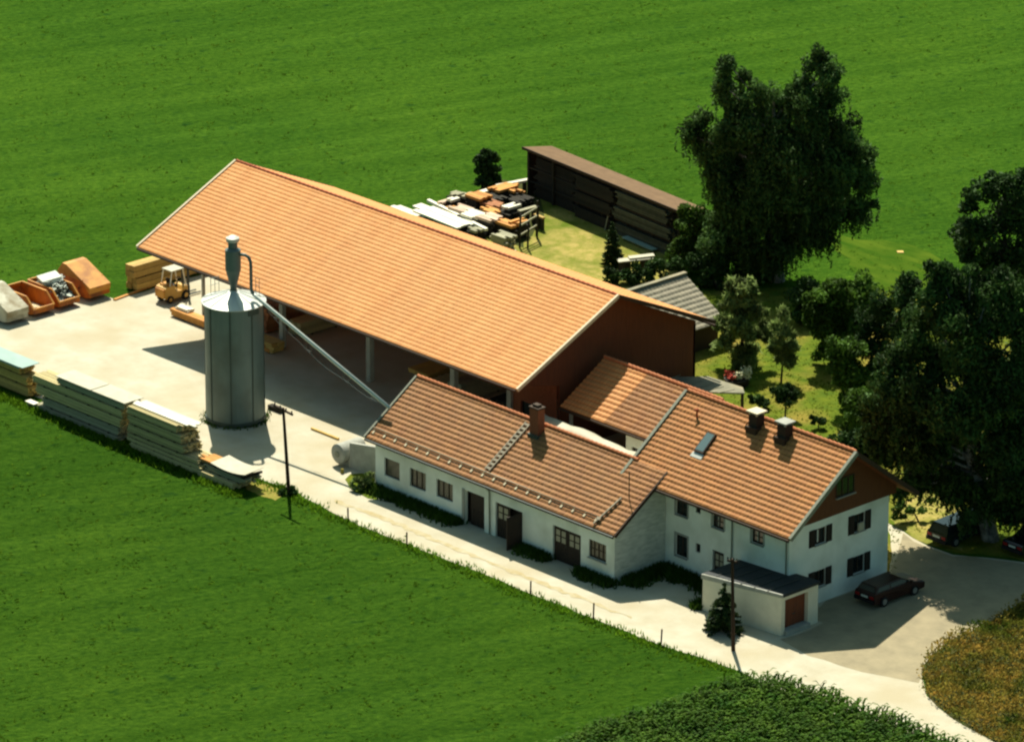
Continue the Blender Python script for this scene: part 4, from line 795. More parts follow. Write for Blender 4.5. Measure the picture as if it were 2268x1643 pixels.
# ------------------------------------------------------------------ skips
def skip(label, yc, mat, kind, wd=1.72, x0=-29.25, name='waste_skip'):
    t = thing(name, label, 'skip', 'skips lined up at the yard edge'); L_ = 3.5; h = 1.35; hw = wd/2; w = .05
    # side profile measured from the yard end towards the field
    prof = [(0.05, .3), (0, .62), (-.75, h), (-L_+.15, h), (-L_, h-.35), (-L_+.6, .18), (-.45, .18)]
    q = MB()
    for s_ in (-1, 1):
        y_ = yc+s_*hw; a_, b_ = (y_-s_*w, y_) if s_ > 0 else (y_, y_+w)
        q.extr([(x0+p[0], p[1]) for p in prof], 1, a_, b_)
    def slab(p, r_): q.hexa([(x0+p[0], yc-hw+w, p[1]), (x0+r_[0], yc-hw+w, r_[1]), (x0+r_[0], yc+hw-w, r_[1]), (x0+p[0], yc+hw-w, p[1]), (x0+p[0]-.03, yc-hw+w, p[1]+.05), (x0+r_[0]-.03, yc-hw+w, r_[1]+.05), (x0+r_[0]-.03, yc+hw-w, r_[1]+.05), (x0+p[0]-.03, yc+hw-w, p[1]+.05)])
    slab((-.45, .18), (.05, .3)); slab((.05, .3), (0, .62)); slab((-L_+.6, .18), (-.45, .18)); slab((-L_, h-.35), (-L_+.6, .18)); slab((-L_+.15, h), (-L_, h-.35))
    part(q, 'body', mat, t)
    q = MB()
    for s_ in (-1, 1):
        y_ = yc+s_*(hw+.0); q.beam((x0+.03, y_, .62), (x0-.75, y_, h+.02), .11, .09, up=(0, 0, 1)); q.beam((x0-.75, y_, h+.02), (x0-L_+.1, y_, h+.02), .11, .09)
    q.beam((x0, yc-hw, .64), (x0, yc+hw, .64), .1, .1); q.beam((x0-L_+.12, yc-hw, h+.02), (x0-L_+.12, yc+hw, h+.02), .1, .1); part(q, 'rim', 'orange_l' if mat == 'orange' else mat, t)
    for s_ in (-1, 1):
        for fx in (-1.1, -2.5): q = MB(); q.tube([(x0+fx, yc+s_*(hw+.02), .75), (x0+fx, yc+s_*(hw+.09), .75)], .06, n=8); part(q, 'lifting_lug', 'steel', t)
    if kind == 'open':
        q = MB(); q.box(x0-L_+.65, x0-.5, yc-hw+.06, yc+hw-.06, .235, .24); part(q, 'lining', 'inner', t)
    if kind == 'lid':
        q = MB(); hw2 = hw+.04
        pr = [(.06, .60), (.10, 1.02), (-2.45, 2.12), (-2.85, 2.12), (-L_+.1, 1.45), (-L_+.1, 1.36), (-.85, 1.36), (-.1, .66)]
        q.extr([(x0+a, z) for a, z in pr][::-1], 1, yc-hw2, yc+hw2); part(q, 'lid', 'orange_l' if mat == 'orange' else mat, t)
        q = MB(); q.beam((x0+.12, yc-.3, .95), (x0+.12, yc+.3, .95), .04, .05); part(q, 'lid_handle', mat, t)
    settle(t, (x0-L_/2, yc, 0)); return t
skip('orange skip closed by a faded ridged lid, nearest the beams', -10.98, 'orange', 'lid')
skip('orange skip heaped with grey metal scrap', -13.6, 'orange', 'fill')
skip('open orange skip with a little pale rubble inside', -15.8, 'orange', 'open')
skip('dirty white covered skip cut by the left photo edge', -18.05, 'white_p', 'lid')
q = MB()
for k in range(120):
    x, y = random.uniform(-32.3, -29.7), random.uniform(-14.3, -12.9); z = random.uniform(.5, 1.1)+.55*max(0, 1-abs(x+31)/1.5); a = random.uniform(0, 6.28); l_ = random.uniform(.15, .5)
    if x > -30.1: z *= .62
    d = Vector((math.cos(a)*l_, math.sin(a)*l_*.6, random.uniform(-.12, .12))); p = Vector((x, y, z)); q.beam(p-d, p+d, random.uniform(.04, .3), random.uniform(.02, .1))
q.hexa([(-32.4, -14.4, .3), (-29.6, -14.4, .3), (-29.6, -12.8, .3), (-32.4, -12.8, .3), (-32.2, -14.3, 1.0), (-29.9, -14.3, .75), (-29.9, -12.9, .75), (-32.2, -12.9, 1.0)], .1)
tag(q.build('scrap_heap', 'scrap'), 'tangled grey metal scrap lying in an orange skip', 'scrap')
q = MB(); q.hexa([(-31.9, -14.2, 1.5), (-31.0, -14.4, 1.35), (-30.7, -13.0, 1.5), (-31.6, -12.8, 1.65), (-32.0, -14.2, 1.75), (-31.1, -14.4, 1.6), (-30.8, -13.0, 1.75), (-31.7, -12.8, 1.9)]); tag(q.build('white_appliance', 'white'), 'white box-shaped appliance on top of the scrap', 'appliance')
q = MB(); V = []; n = 10
for i in range(n+1):
    for j in range(n+1):
        x = -29.85-1.5*i/n; y = -16.5+1.4*j/n; z = .26+.34*max(0, 1-((i-3)/5.)**2)*max(0, 1-((j-2)/6.5)**2)+random.uniform(0, .03); V.append((x, y, z))
q.add(V, [(i*(n+1)+j, (i+1)*(n+1)+j, (i+1)*(n+1)+j+1, i*(n+1)+j+1) for i in range(n) for j in range(n)]); tag(q.build('rubble', 'sand'), 'small pale rubble heap at the bottom of open skip', 'rubble')

# ------------------------------------------------------------------ forklift
fk = thing('forklift', 'yellow forklift with white guard roof by the hall', 'forklift')
X, Y = -25.85, -7.2
q = MB(); q.extr([(Y-1.15, .35), (Y-1.25, .55), (Y-1.2, 1.12), (Y-1.0, 1.2), (Y-.35, 1.2), (Y-.25, .75), (Y+.25, .7), (Y+.45, .95), (Y+.75, .95), (Y+.8, .3), (Y-.4, .25)][::-1], 0, X-.5, X+.5); part(q, 'body', 'yellow', fk)
q = MB(); q.box(X-.46, X+.46, Y-1.32, Y-1.0, .45, 1.05); q.box(X-.36, X+.36, Y-.98, Y-.42, 1.2, 1.3); part(q, 'counterweight', 'orange_l', fk)
q = MB(); q.box(X-.28, X+.28, Y-.42, Y+.05, .95, 1.08); q.beam((X, Y-.42, 1.0), (X, Y-.5, 1.6), .5, .1, up=(0, 1, 0)); part(q, 'seat', 'rubber', fk)
for s_ in (-1, 1):
    for a, b in (((X+s_*.46, Y-.75, 1.2), (X+s_*.44, Y-.55, 2.2)), ((X+s_*.46, Y+.65, .95), (X+s_*.44, Y+.4, 2.2))):
        q = MB(); q.beam(a, b, .07, .07, up=(0, 1, 0)); part(q, 'guard_post', 'wood_p', fk)
q = MB(); q.box(X-.52, X+.52, Y-.65, Y+.5, 2.2, 2.27); part(q, 'guard_roof', 'tarp_w', fk)
for s_ in (-1, 1):
    q = MB(); q.box(X+s_*.3-.05, X+s_*.3+.05, Y+.9, Y+1.05, .1, 2.35); part(q, 'mast_rail', 'steel', fk)
    q = MB(); q.box(X+s_*.25-.06, X+s_*.25+.06, Y+1.08, Y+2.1, .1, .16); q.box(X+s_*.25-.06, X+s_*.25+.06, Y+1.06, Y+1.12, .16, .8); part(q, 'fork', 'steel', fk)
q = MB(); q.beam((X, Y+.2, 1.0), (X, Y+.35, 1.45), .05, .05); q.lathe((X, Y+.33, 1.45), [(.16, 0), (.17, .03), (.15, .04)], 16); part(q, 'steering_wheel', 'rubber', fk)
for x, y, r_ in ((X-.46, Y-.8, .27), (X+.46, Y-.8, .27), (X-.48, Y+.55, .33), (X+.48, Y+.55, .33)):
    q = MB(); q.tube([(x-.11, y, r_), (x+.11, y, r_)], r_, n=18); w_ = part(q, 'wheel', 'rubber', fk); q = MB(); q.tube([(x-.12, y, r_), (x+.12, y, r_)], r_*.5, n=12); q.build('rim', 'yellow', w_)
settle(fk, (X, Y, 0))

# ------------------------------------------------------------------ tank, yard wall, bollards, beams on yard
tk = thing('storage_tank', 'short white cylindrical tank lying beside a low wall', 'tank')
c = Vector((5.15, -19.2, .85)); d = Vector((0, 1, 0)); q = MB(); q.tube([c+d*-.55, c+d*1.3], .64, n=28); part(q, 'shell', 'conc', tk)
q = MB(); q.tube([c-d*.62, c-d*.55], [.46, .64], n=28); part(q, 'end_cap', 'conc', tk)
q = MB(); q.tube([c-d*.66, c-d*.6], .2, n=16); part(q, 'manhole', 'verge_grey', tk)
for s_ in (.0, 1.0): q = MB(); q.box(4.65, 5.65, c.y+s_-.12, c.y+s_+.12, 0, .4); part(q, 'saddle', 'conc', tk)
settle(tk, (5, -18.8, 0))
q = MB(); q.prism([(5.9, -19.45), (9.4, -19.05), (9.4, -18.8), (5.9, -19.2)], 0, [1.72, 2.15, 2.15, 1.72]); tag(q.build('yard_wall', 'conc'), 'grey concrete wall joining tank and workshop corner', 'wall')
q = MB(); q.box(-.9, 1.7, -16.75, -16.6, .02, .14); o = q.build('yellow_beam', 'wood_y', loc=None); tag(o, 'yellow timber lying on the yard right of the silo', 'beam')
q = MB(); p = gp(606, 913); q.box(p.x-.7, p.x+.5, p.y+.1, p.y+.5, .01, .3); tag(q.build('dark_beam', 'wood_d'), 'dark short beam behind the pole on the yard', 'beam')
q = MB(); p = gp(770, 1132); p = gp(758, 1048); q.lathe((p.x, p.y, 0), [(0, .35), (.1, .3), (.12, .02)], 10); tag(q.build('small_shrub_stump', 'verge'), 'tiny dry tuft at the foot of the tank', 'tuft')
q = MB(); q.beam(gp(253, 664, .06), gp(342, 631, .06), .22, .1); tag(q.build('edging_board', 'wood_o'), 'orange edging board between yard and meadow', 'board')
q = MB(); q.prism([(p.x, p.y) for p in G((1986, 557), (2000, 557), (2002, 561), (1988, 561))][::-1], .01, .06); tag(q.build('lost_board', 'wood_y'), 'tiny yellowish board lying alone in the far meadow', 'board')

q = MB(); V = []; n = 26
for i in range(n+1):
    u_ = 1188+(1412-1188)*i/n; p = pl(u_, 909+(1003-909)*i/n+1.6*math.sin(i*.9)+2*math.sin(i*.37), 1, -10.9)
    V += [(p.x, -11.9, .01), (p.x, -11.8, p.z-.35), (p.x, -10.9, p.z), (p.x, -10.2, p.z-.4), (p.x, -10.1, .01)]
q.add(V, [(5*i+j, 5*i+5+j, 5*i+6+j, 5*i+1+j) for i in range(n) for j in range(4)]+[(4, 3, 2, 1, 0), (5*n, 5*n+1, 5*n+2, 5*n+3, 5*n+4)])
tag(q.build('covered_pile', 'tarp_w', smooth=True), 'long pile under pale sheeting showing just above the workshop ridge', 'covered pile')
# ------------------------------------------------------------------ poles and fence posts
def pole(label, u, v, h, lean, arm):
    b = gp(u, v); t = thing('utility_pole', label, 'pole', 'utility poles along the lane'); top = b+Vector((lean[0], lean[1], h))
    q = MB(); q.tube([b, b.lerp(top, .5), top], [.125, .105, .085], n=12); part(q, 'post', 'pole', t)
    q = MB(); a = Vector(arm); q.beam(top-a+Vector((0, 0, -.15)), top+a+Vector((0, 0, -.15)), .1, .12); part(q, 'crossarm', 'pole', t)
    for s_ in (-.9, -.3, .3, .9): q = MB(); p = top+a*s_+Vector((0, 0, -.08)); q.lathe(tuple(p), [(.02, 0), (.05, .04), (.05, .12), (.02, .16)], 8); part(q, 'insulator', 'steel', t)
    settle(t, tuple(b)); return b
bp1 = pole('brown utility pole with wide crossarm at the yard corner', 640, 1096, 5.75, (-.2, -.2, 0), (1.0, -.1, 0))
bp2 = pole('brown utility pole with short crossarm in front of garage', 1624, 1440, 5.7, (-.1, -.1, 0), (.3, .1, 0))
for i, (u, v, h) in enumerate(((771, 1152, .8), (901, 1206, .8), (1175, 1316, .85), (1314, 1370, 1.0), (1464, 1428, 1.0))):
    b = gp(u, v); q = MB(); q.tube([b, b+Vector((.02*(i-2), .02, h))], .05, n=7)
    tag(q.build('fence_post', 'pole'), ['thin leaning fence post nearest to the left utility pole', 'short fence post opposite the third workshop window', 'fence post opposite the closed double door of workshop', 'taller fence post opposite the workshop right corner', 'taller fence post nearest to the small spruce'][i], 'fence post', 'fence posts along the lane')

# ------------------------------------------------------------------ cars
def car(label, x, y, mat, L_=4.4, Wd=1.7, H=1.42, yaw=0., estate=True):
    t = thing('parked_car', label, 'car', 'cars parked by the farmhouse'); q = MB(); hw = Wd/2
    body = [(-L_/2, .35), (-L_/2+.02, .8), (-L_/2+.1, .92), (L_/2-1.15, .92), (L_/2-.2, .78), (L_/2, .62), (L_/2-.02, .3), (L_/2-.5, .22), (-L_/2+.4, .22)]
    def P(a, s_, z): return (s_*1.0, a, z)
    n = len(body); V = []; 
    for s_, k in ((-hw, 1), (-hw+.0, 1), (hw, 1)): pass
    for s_ in (-1, 1):
        for a, z in body: V.append((s_*(hw-(.06 if z > .75 or z < .3 else 0)), a, z))
    q.add(V, [tuple(range(n-1, -1, -1)), tuple(range(n, 2*n))]+[(i, (i+1) % n, n+(i+1) % n, n+i) for i in range(n)])
    b_ = part(q, 'body', mat, t)
    r0 = -L_/2+.12 if estate else -L_/2+.85
    cab = [(r0, .92), (r0+.28 if estate else r0+.7, H-.03), (.35, H), (1.15, .92)]
    q = MB(); wb, wt = hw-.1, hw-.24; V = [(s_*(wb if z < 1 else wt), a, z) for s_ in (-1, 1) for a, z in cab]; q.add(V, [(3, 2, 1, 0), (4, 5, 6, 7), (0, 1, 5, 4), (1, 2, 6, 5), (2, 3, 7, 6)]); part(q, 'cabin', mat, t)
    def quad(nm, p): q = MB(); q.add(p, [(0, 1, 2, 3)]); part(q, nm, 'glass', t)
    (a0, z0), (a1, z1), (a2, z2), (a3, z3) = cab
    quad('rear_window', [(wb-.08, a0+.05-.02, z0+.08), (-wb+.08, a0+.05-.02, z0+.08), (-wt+.06, a1-.05-.02, z1-.06), (wt-.06, a1-.05-.02, z1-.06)])
    quad('windscreen', [(-wb+.08, a3-.06+.03, z3+.05), (wb-.08, a3-.06+.03, z3+.05), (wt-.06, a2+.08+.03, z2-.05), (-wt+.06, a2+.08+.03, z2-.05)])
    for s_ in (-1, 1):
        def W(a, z): f_ = (z-.92)/(H-.92); return (s_*(wb+(wt-wb)*f_+.012), a, z)
        m_ = (a1+a2)/2
        for p in ([W(a0+.2, 1.0), W(m_-.05, 1.0), W(m_-.05, H-.1), W(a1+.12, H-.1)], [W(m_+.05, 1.0), W(a3-.2, 1.0), W(a2-.02, H-.1), W(m_+.05, H-.1)]): quad('side_window', p if s_ > 0 else p[::-1])
        q = MB(); q.box(min(s_*(hw+.0), s_*(hw+.14)), max(s_*(hw+.0), s_*(hw+.14)), .85, .98, .95, 1.08); part(q, 'mirror', mat, t)
        q = MB(); q.box(s_*(hw-.28)-.16, s_*(hw-.28)+.16, -L_/2-.015, -L_/2+.02, .62, .78); part(q, 'tail_light', 'lamp_red', t)
        q = MB(); q.box(s_*(hw-.3)-.17, s_*(hw-.3)+.17, L_/2-.12, L_/2+.005, .56, .68); part(q, 'headlight', 'chrome', t)
        for a in (-L_/2+.85, L_/2-.85):
            q = MB(); q.tube([(s_*(hw-.2), a, .31), (s_*(hw+.01), a, .31)], .31, n=20); w_ = part(q, 'wheel', 'rubber', t); q = MB(); q.tube([(s_*(hw-.05), a, .31), (s_*(hw+.025), a, .31)], .18, n=14); q.build('rim', 'chrome', w_)
    q = MB(); q.box(-hw+.08, hw-.08, -L_/2-.09, -L_/2, .36, .54); part(q, 'bumper', 'rubber', t)
    q = MB(); q.box(-.26, .26, -L_/2-.02, -L_/2-.0, .62, .74); part(q, 'number_plate', 'plate', t)
    t.location = (x, y, 0.006); t.rotation_euler = (0, 0, yaw); return t
car('dark estate car reflecting the sky, parked on dry ground', 39.7, .1, 'car_dark')
car('black car in the deep shade at right photo edge', 43.9, 2.2, 'car_black', L_=4.3, estate=False)
car('dark red car in the shade of the farmhouse gable', 43.15, -9.9, 'car_red', L_=4.3, H=1.32)

# ------------------------------------------------------------------ vegetation
def leaves(P, size, flat=.5, droop=0., asp=1.6):
    n = len(P); a = rng.uniform(0, 2*math.pi, n); el = rng.normal(0, flat, n)
    d1 = np.stack([np.cos(a)*np.cos(el), np.sin(a)*np.cos(el), np.sin(el)-droop], 1); d1 /= np.linalg.norm(d1, axis=1)[:, None]
    r = rng.normal(0, 1, (n, 3)); d2 = np.cross(d1, r); d2 /= np.linalg.norm(d2, axis=1)[:, None]+1e-9
    s = size*rng.uniform(.6, 1.35, n)[:, None]; h1 = d1*s*asp/2; h2 = d2*s/2
    V = np.stack([P-h1, P+h2*.9, P+h1, P-h2*.9], 1).reshape(-1, 3); return V, np.arange(4*n).reshape(-1, 4)
def ellip(c, r, n, shell=.45):
    d = rng.normal(0, 1, (n, 3)); d /= np.linalg.norm(d, axis=1)[:, None]; k = (1-shell*rng.random(n)**1.3)[:, None]; return np.array(c)+d*k*np.array(r)
def limb(q, a, b, r0, r1, n=4):
    a, b = np.array(a, float), np.array(b, float); pts = []
    for k in range(n+1):
        f_ = k/n; p = a+(b-a)*f_; p[2] += (b-a)[2]*.0; s_ = math.sin(f_*math.pi)*.12*np.linalg.norm(b-a)*.5; p = p+np.array([random.uniform(-.3, .3), random.uniform(-.3, .3), .6])*s_; pts.append(p)
    q.tube(pts, [r0+(r1-r0)*k/n for k in range(n+1)], n=7)
def crown_tree(name, label, cat, base, clumps, leaf, mat, bark='bark', per=900, hang=0., group=None, r0=.25, flat=.6, sub=7, trunk_top=None, asp=1.6):
    """clumps: (u, v, radius m, depth offset m)"""
    base = np.array(base, float); t = thing(name, label, cat, group); C = [vp(u, v, base, off) for u, v, r, off in clumps]
    q = MB(); top = np.mean(C, axis=0) if trunk_top is None else np.array(trunk_top); zt = max(c[2] for c in C)
    mid = base+(top-base)*np.array([.6, .6, .62]); hi = np.array([top[0], top[1], zt*.86])
    q.tube([base-np.array([0, 0, .05]), base+(mid-base)*.5, mid, hi], [r0*1.25, r0, r0*.75, r0*.2], n=10)
    for c in C:
        f_ = min(.95, max(.25, (c[2]*.72)/max(hi[2], .1))); s_ = base+(hi-base)*f_; limb(q, s_, c, r0*.38*(1-f_*.5), .025)
    q.build('trunk', bark, t)
    PP = []; TT = []
    for (u, v, r, off), c in zip(clumps, C):
        k = max(3, int(sub*r)); n = int(per*r*r)
        cs = ellip(c, (r*.72, r*.72, r*.66), k, .9); rs_ = r*rng.uniform(.28, .55, k)
        idx = rng.integers(0, k, n); d = rng.normal(0, 1, (n, 3)); d /= np.linalg.norm(d, axis=1)[:, None]; d[:, 2] = np.where(d[:, 2] < -.35, d[:, 2]*.5, d[:, 2])
        p = cs[idx]+d*(rs_[idx]*(1-.5*rng.random(n)**1.5))[:, None]
        PP.append(p); TT.append(np.clip(.5+.28*rng.normal(0, 1, k)[idx]+.22*rng.normal(0, 1, n), 0, 1))
        if hang:
            ns = int(26*r*r); sp_ = cs[rng.integers(0, k, ns)]; a = rng.uniform(0, 2*math.pi, ns); rr2 = r*rng.uniform(.1, .55, ns); sp_ = sp_+np.stack([np.cos(a)*rr2, np.sin(a)*rr2, np.zeros(ns)], 1)
            Ls_ = hang*rng.uniform(.4, 1.25, ns)
            for j in range(ns):
                m_ = int(Ls_[j]/.085); z = np.linspace(0, Ls_[j], m_); w_ = np.cumsum(rng.normal(0, .012, (m_, 2)), 0); pp = np.stack([sp_[j, 0]+w_[:, 0]+rng.normal(0, .05, m_), sp_[j, 1]+w_[:, 1]+rng.normal(0, .05, m_), sp_[j, 2]-z], 1); PP.append(pp[pp[:, 2] > .4]); TT.append(np.full((pp[:, 2] > .4).sum(), np.clip(rng.normal(.5, .25), 0, 1)))
    P_ = np.concatenate(PP); T_ = np.concatenate(TT); V, Q = leaves(P_, leaf, flat, droop=.6 if hang else 0., asp=asp)
    npmesh('crown', V, Q, mat, t, tint=T_); settle(t, tuple(base)); return t
# big weeping birch
bb = gp(1722, 622)
cl = [(1612, 140, 1.1, 0), (1648, 165, .8, .5), (1597, 185, 1.0, -.3), (1622, 225, 1.4, .4), (1680, 215, 1.3, -.5), (1730, 225, 1.3, .6), (1775, 190, 1.2, 0), (1808, 130, 1.0, .3), (1832, 160, 1.2, -.4), (1835, 215, 1.5, .5), (1780, 250, 1.9, -.6), (1700, 270, 2.0, .8), (1640, 290, 1.8, -.5),
      (1548, 275, 1.2, .2), (1530, 300, 1.0, -.3), (1572, 310, 1.2, .4), (1600, 360, 1.7, 0), (1660, 370, 2.3, 1.2), (1740, 350, 2.5, -1.3), (1820, 320, 2.2, 1.0), (1868, 290, 1.4, -.3), (1885, 350, 1.8, .4), (1850, 390, 2.2, -1.0), (1780, 430, 2.7, 1.5), (1700, 440, 2.7, -1.4), (1630, 430, 2.0, .6), (1595, 430, 1.2, -.5),
      (1905, 400, 1.3, .3), (1915, 350, 1.0, .8), (1910, 460, 1.1, -.2), (1875, 470, 1.7, .8), (1810, 490, 2.2, -.9), (1740, 510, 2.3, 1.0), (1660, 500, 2.2, -.8), (1610, 500, 1.6, .5), (1590, 545, 1.4, -.6), (1650, 560, 1.8, .6), (1720, 560, 1.8, -1.2)]
cl = [(u, v, r*1.1, o) for u, v, r, o in cl]+[(1612, 320, 1.6, .5), (1600, 395, 1.5, -.4), (1632, 250, 1.2, 0), (1585, 345, 1.1, 0), (1760, 215, 1.0, 0), (1700, 600, 1.6, .3), (1640, 600, 1.4, -.3)]
crown_tree('weeping_birch', 'huge dark weeping birch with ragged double top behind hall', 'tree', bb, cl, .14, 'leaf_birch', 'birch_bark', per=720, hang=1.35, r0=.42, asp=2.0, group=None)
# birch at the right
b2 = gp(2195, 1195)
cl = [(2078, 590, .9, 0), (2100, 620, 1.3, .5), (2070, 650, 1.2, -.4), (2130, 650, 1.6, .6), (2200, 630, 1.4, -.5), (2150, 600, .8, 0), (2255, 650, 1.6, .3), (2050, 700, 1.5, .4), (2110, 720, 2.0, -.9), (2190, 710, 2.2, 1.0), (2270, 730, 2.2, -.6), (2030, 770, 1.6, .5), (2090, 800, 2.2, 1.0), (2170, 800, 2.6, -1.2), (2260, 820, 2.6, 1.0),
      (1975, 850, 1.3, -.5), (1950, 900, 1.4, .4), (2020, 860, 1.9, -.6), (2080, 890, 2.3, 1.2), (2160, 900, 2.7, -1.3), (2260, 910, 2.6, .8), (1990, 950, 1.7, .6), (2050, 970, 2.0, -1.0), (2130, 990, 2.4, 1.0), (2220, 1000, 2.7, -.9), (1975, 1010, 1.2, 0), (2040, 1040, 1.5, .7), (2110, 1070, 1.7, -.6), (2190, 1080, 2.0, .8), (2270, 1070, 2.2, -.5), (2310, 950, 2.4, 0), (2320, 800, 2.2, .6), (2250, 1120, 1.6, -.7), (1962, 1050, 1.1, .2), (2000, 1078, 1.2, -.3), (2055, 1066, 1.2, .4), (2115, 1078, 1.3, -.4), (2175, 1112, 1.5, -1.2), (2235, 1128, 1.6, -1.0), (2150, 1140, 1.0, -1.6), (2290, 1120, 1.6, 0), (2000, 905, 1.8, 1.2), (2050, 1010, 1.8, -1.4), (1990, 790, 1.4, .8), (2120, 930, 2.2, -2), (2215, 860, 2.4, -2), (2240, 1050, 2.2, -2), (1935, 960, 1.2, .3), (1950, 1000, 1.2, 0)]
crown_tree('weeping_birch', 'broad weeping birch over the cars at the right edge', 'tree', b2, cl, .15, 'leaf_birch_deep', 'birch_bark', per=640, hang=1.0, r0=.45, asp=2.0)
crown_tree('leafy_shrub', 'rounded dark shrub behind the feathery slim tree', 'shrub', gp(1790, 720), [(1770, 655, 1.0, 0), (1795, 640, 1.1, .4), (1780, 690, 1.1, -.2), (1810, 690, 1.2, .3), (1790, 715, 1.0, 0)], .18, 'leaf_dark', per=650, r0=.1, group='garden trees and shrubs')
crown_tree('leafy_shrub', 'low dark shrub behind the farmhouse ridge by the lawn end', 'shrub', gp(1880, 1010), [(1850, 985, .7, 0), (1880, 980, 1.0, .3), (1905, 990, 1.1, 0), (1870, 1000, .8, -.2), (1925, 1010, 1.2, .3)], .17, 'leaf_dark', per=700, r0=.08, group='garden trees and shrubs')
crown_tree('leafy_shrub', 'big green shrub at the lawn edge beside right birch', 'shrub', gp(1915, 960), [(1890, 890, 1.0, 0), (1920, 880, 1.3, .3), (1900, 920, 1.2, -.2), (1935, 925, 1.3, .3), (1880, 935, .8, 0), (1905, 950, 1.0, -.3), (1950, 960, 1.0, .2)], .18, 'leaf_mid', per=650, r0=.1, group='garden trees and shrubs')
# dark round tree upper right
b3 = gp(2270, 800)
cl = [(2190, 420, 1.3, .2), (2150, 455, 1.3, -.4), (2225, 405, 1.3, .5), (2265, 415, 1.6, -.3), (2135, 500, 1.2, .5), (2170, 510, 1.9, -.7), (2235, 480, 2.3, .9), (2290, 500, 2.4, -.6), (2145, 560, 1.4, .3), (2200, 580, 2.2, 1.0), (2270, 590, 2.5, -1.0), (2180, 640, 1.7, .5), (2250, 670, 2.2, .6), (2310, 640, 2.4, 0)]
crown_tree('dark_tree', 'dark dense round tree at the upper right photo edge', 'tree', b3, cl, .2, 'leaf_dark', per=520, r0=.35)
# garden trees and shrubs
GV = 'garden trees and shrubs'
crown_tree('pine_tree', 'bushy pine with pale upright shoots beside the hall gable', 'tree', gp(1642, 812), [(1635, 640, .9, 0), (1660, 628, .8, .3), (1612, 668, .8, -.2), (1650, 680, 1.3, .2), (1605, 715, 1.0, .3), (1683, 690, .8, -.3), (1690, 735, .9, .2), (1645, 735, 1.4, -.4), (1610, 765, 1.0, -.2), (1665, 775, 1.1, .3), (1640, 790, 1.2, -.3), (1672, 650, .6, 0), (1622, 640, .6, .2)], .19, 'leaf_pale', per=560, r0=.12, group=GV, asp=3.2, flat=.9)
crown_tree('slender_tree', 'slim upright feathery tree on a bare stem in lawn', 'tree', gp(1730, 848), [(1733, 690, .5, 0), (1728, 725, .7, .2), (1745, 735, .6, -.2), (1752, 765, .8, .1), (1718, 768, .7, -.1), (1736, 790, .9, .2), (1750, 800, .6, 0), (1735, 705, .45, 0)], .17, 'leaf_pale', per=700, r0=.06, group=GV, asp=4., flat=1.0)
crown_tree('weeping_shrub', 'small umbrella-shaped weeping shrub on the sunny lawn', 'shrub', gp(1739, 926), [(1738, 868, .75, 0), (1722, 872, .6, -.3), (1758, 868, .7, .2), (1742, 882, .7, -.3)], .12, 'leaf_dark', per=1300, hang=.45, r0=.05, group=GV)
crown_tree('leafy_shrub', 'broad mid green shrub right of the feathery tree', 'shrub', gp(1842, 812), [(1812, 672, 1.4, 0), (1845, 648, 1.5, .5), (1830, 700, 1.6, -.4), (1878, 672, 1.7, .3), (1800, 700, .8, -.2), (1860, 725, 1.7, -.5), (1900, 640, 1.5, .6), (1905, 700, 1.8, .2), (1825, 740, 1.4, .3), (1845, 765, 1.2, .3), (1875, 760, 1.3, 0), (1825, 785, .9, .2), (1860, 795, 1.0, 0)], .19, 'leaf_mid', per=600, r0=.14, group=GV)
crown_tree('leafy_shrub', 'upright dark green shrub at right end of the lawn', 'shrub', gp(1872, 905), [(1858, 775, 1.1, 0), (1875, 800, 1.4, .3), (1865, 840, 1.4, -.3), (1885, 770, 1.3, .5), (1895, 835, 1.2, .2), (1880, 870, 1.0, -.2), (1868, 890, .8, 0), (1900, 885, 1.0, .3), (1915, 850, 1.2, .3)], .17, 'leaf_mid', per=700, r0=.1, group=GV)
crown_tree('leafy_shrub', 'tall dark shrub mass left of the right birch', 'shrub', gp(1935, 880), [(1930, 720, 1.4, .4), (1960, 690, 1.4, -.3), (1945, 770, 1.6, .3), (1990, 740, 1.6, .6), (1935, 820, 1.3, -.4), (1985, 810, 1.5, .2), (2020, 640, 1.2, .5), (2010, 690, 1.4, 0), (1940, 860, 1.3, 0), (1975, 870, 1.4, .2), (1905, 760, 1.2, .3)], .18, 'leaf_dark', per=620, r0=.16, group=GV)
crown_tree('leafy_shrub', 'light green shrub under the right edge birch top', 'shrub', gp(1995, 700), [(1990, 655, .8, 0), (2015, 640, .9, .4), (1970, 668, .7, -.2), (2010, 668, .9, .2)], .16, 'leaf_mid', per=700, r0=.08, group=GV)
crown_tree('garden_bush', 'dark bush below the right birch by the dark car', 'shrub', gp(2035, 1155), [(1995, 1120, .6, 0), (2015, 1130, .6, .3), (2040, 1132, .5, .2), (1990, 1140, .5, -.2), (2058, 1110, .5, .5)], .14, 'leaf_mid', per=900, r0=.05, group=GV)
crown_tree('garden_bush', 'green bush left of the big birch by the rear shed', 'shrub', gp(1555, 600), [(1510, 500, 1.0, 0), (1535, 530, 1.3, .3), (1500, 545, 1.1, -.2), (1560, 560, 1.4, .4), (1490, 575, .8, .2), (1530, 580, 1.2, -.3), (1580, 590, 1.3, .4), (1535, 480, 1.2, .6), (1560, 510, 1.4, .5), (1515, 465, .8, .8), (1590, 540, 1.4, .6)], .17, 'leaf_mid', per=600, r0=.1, group=GV)
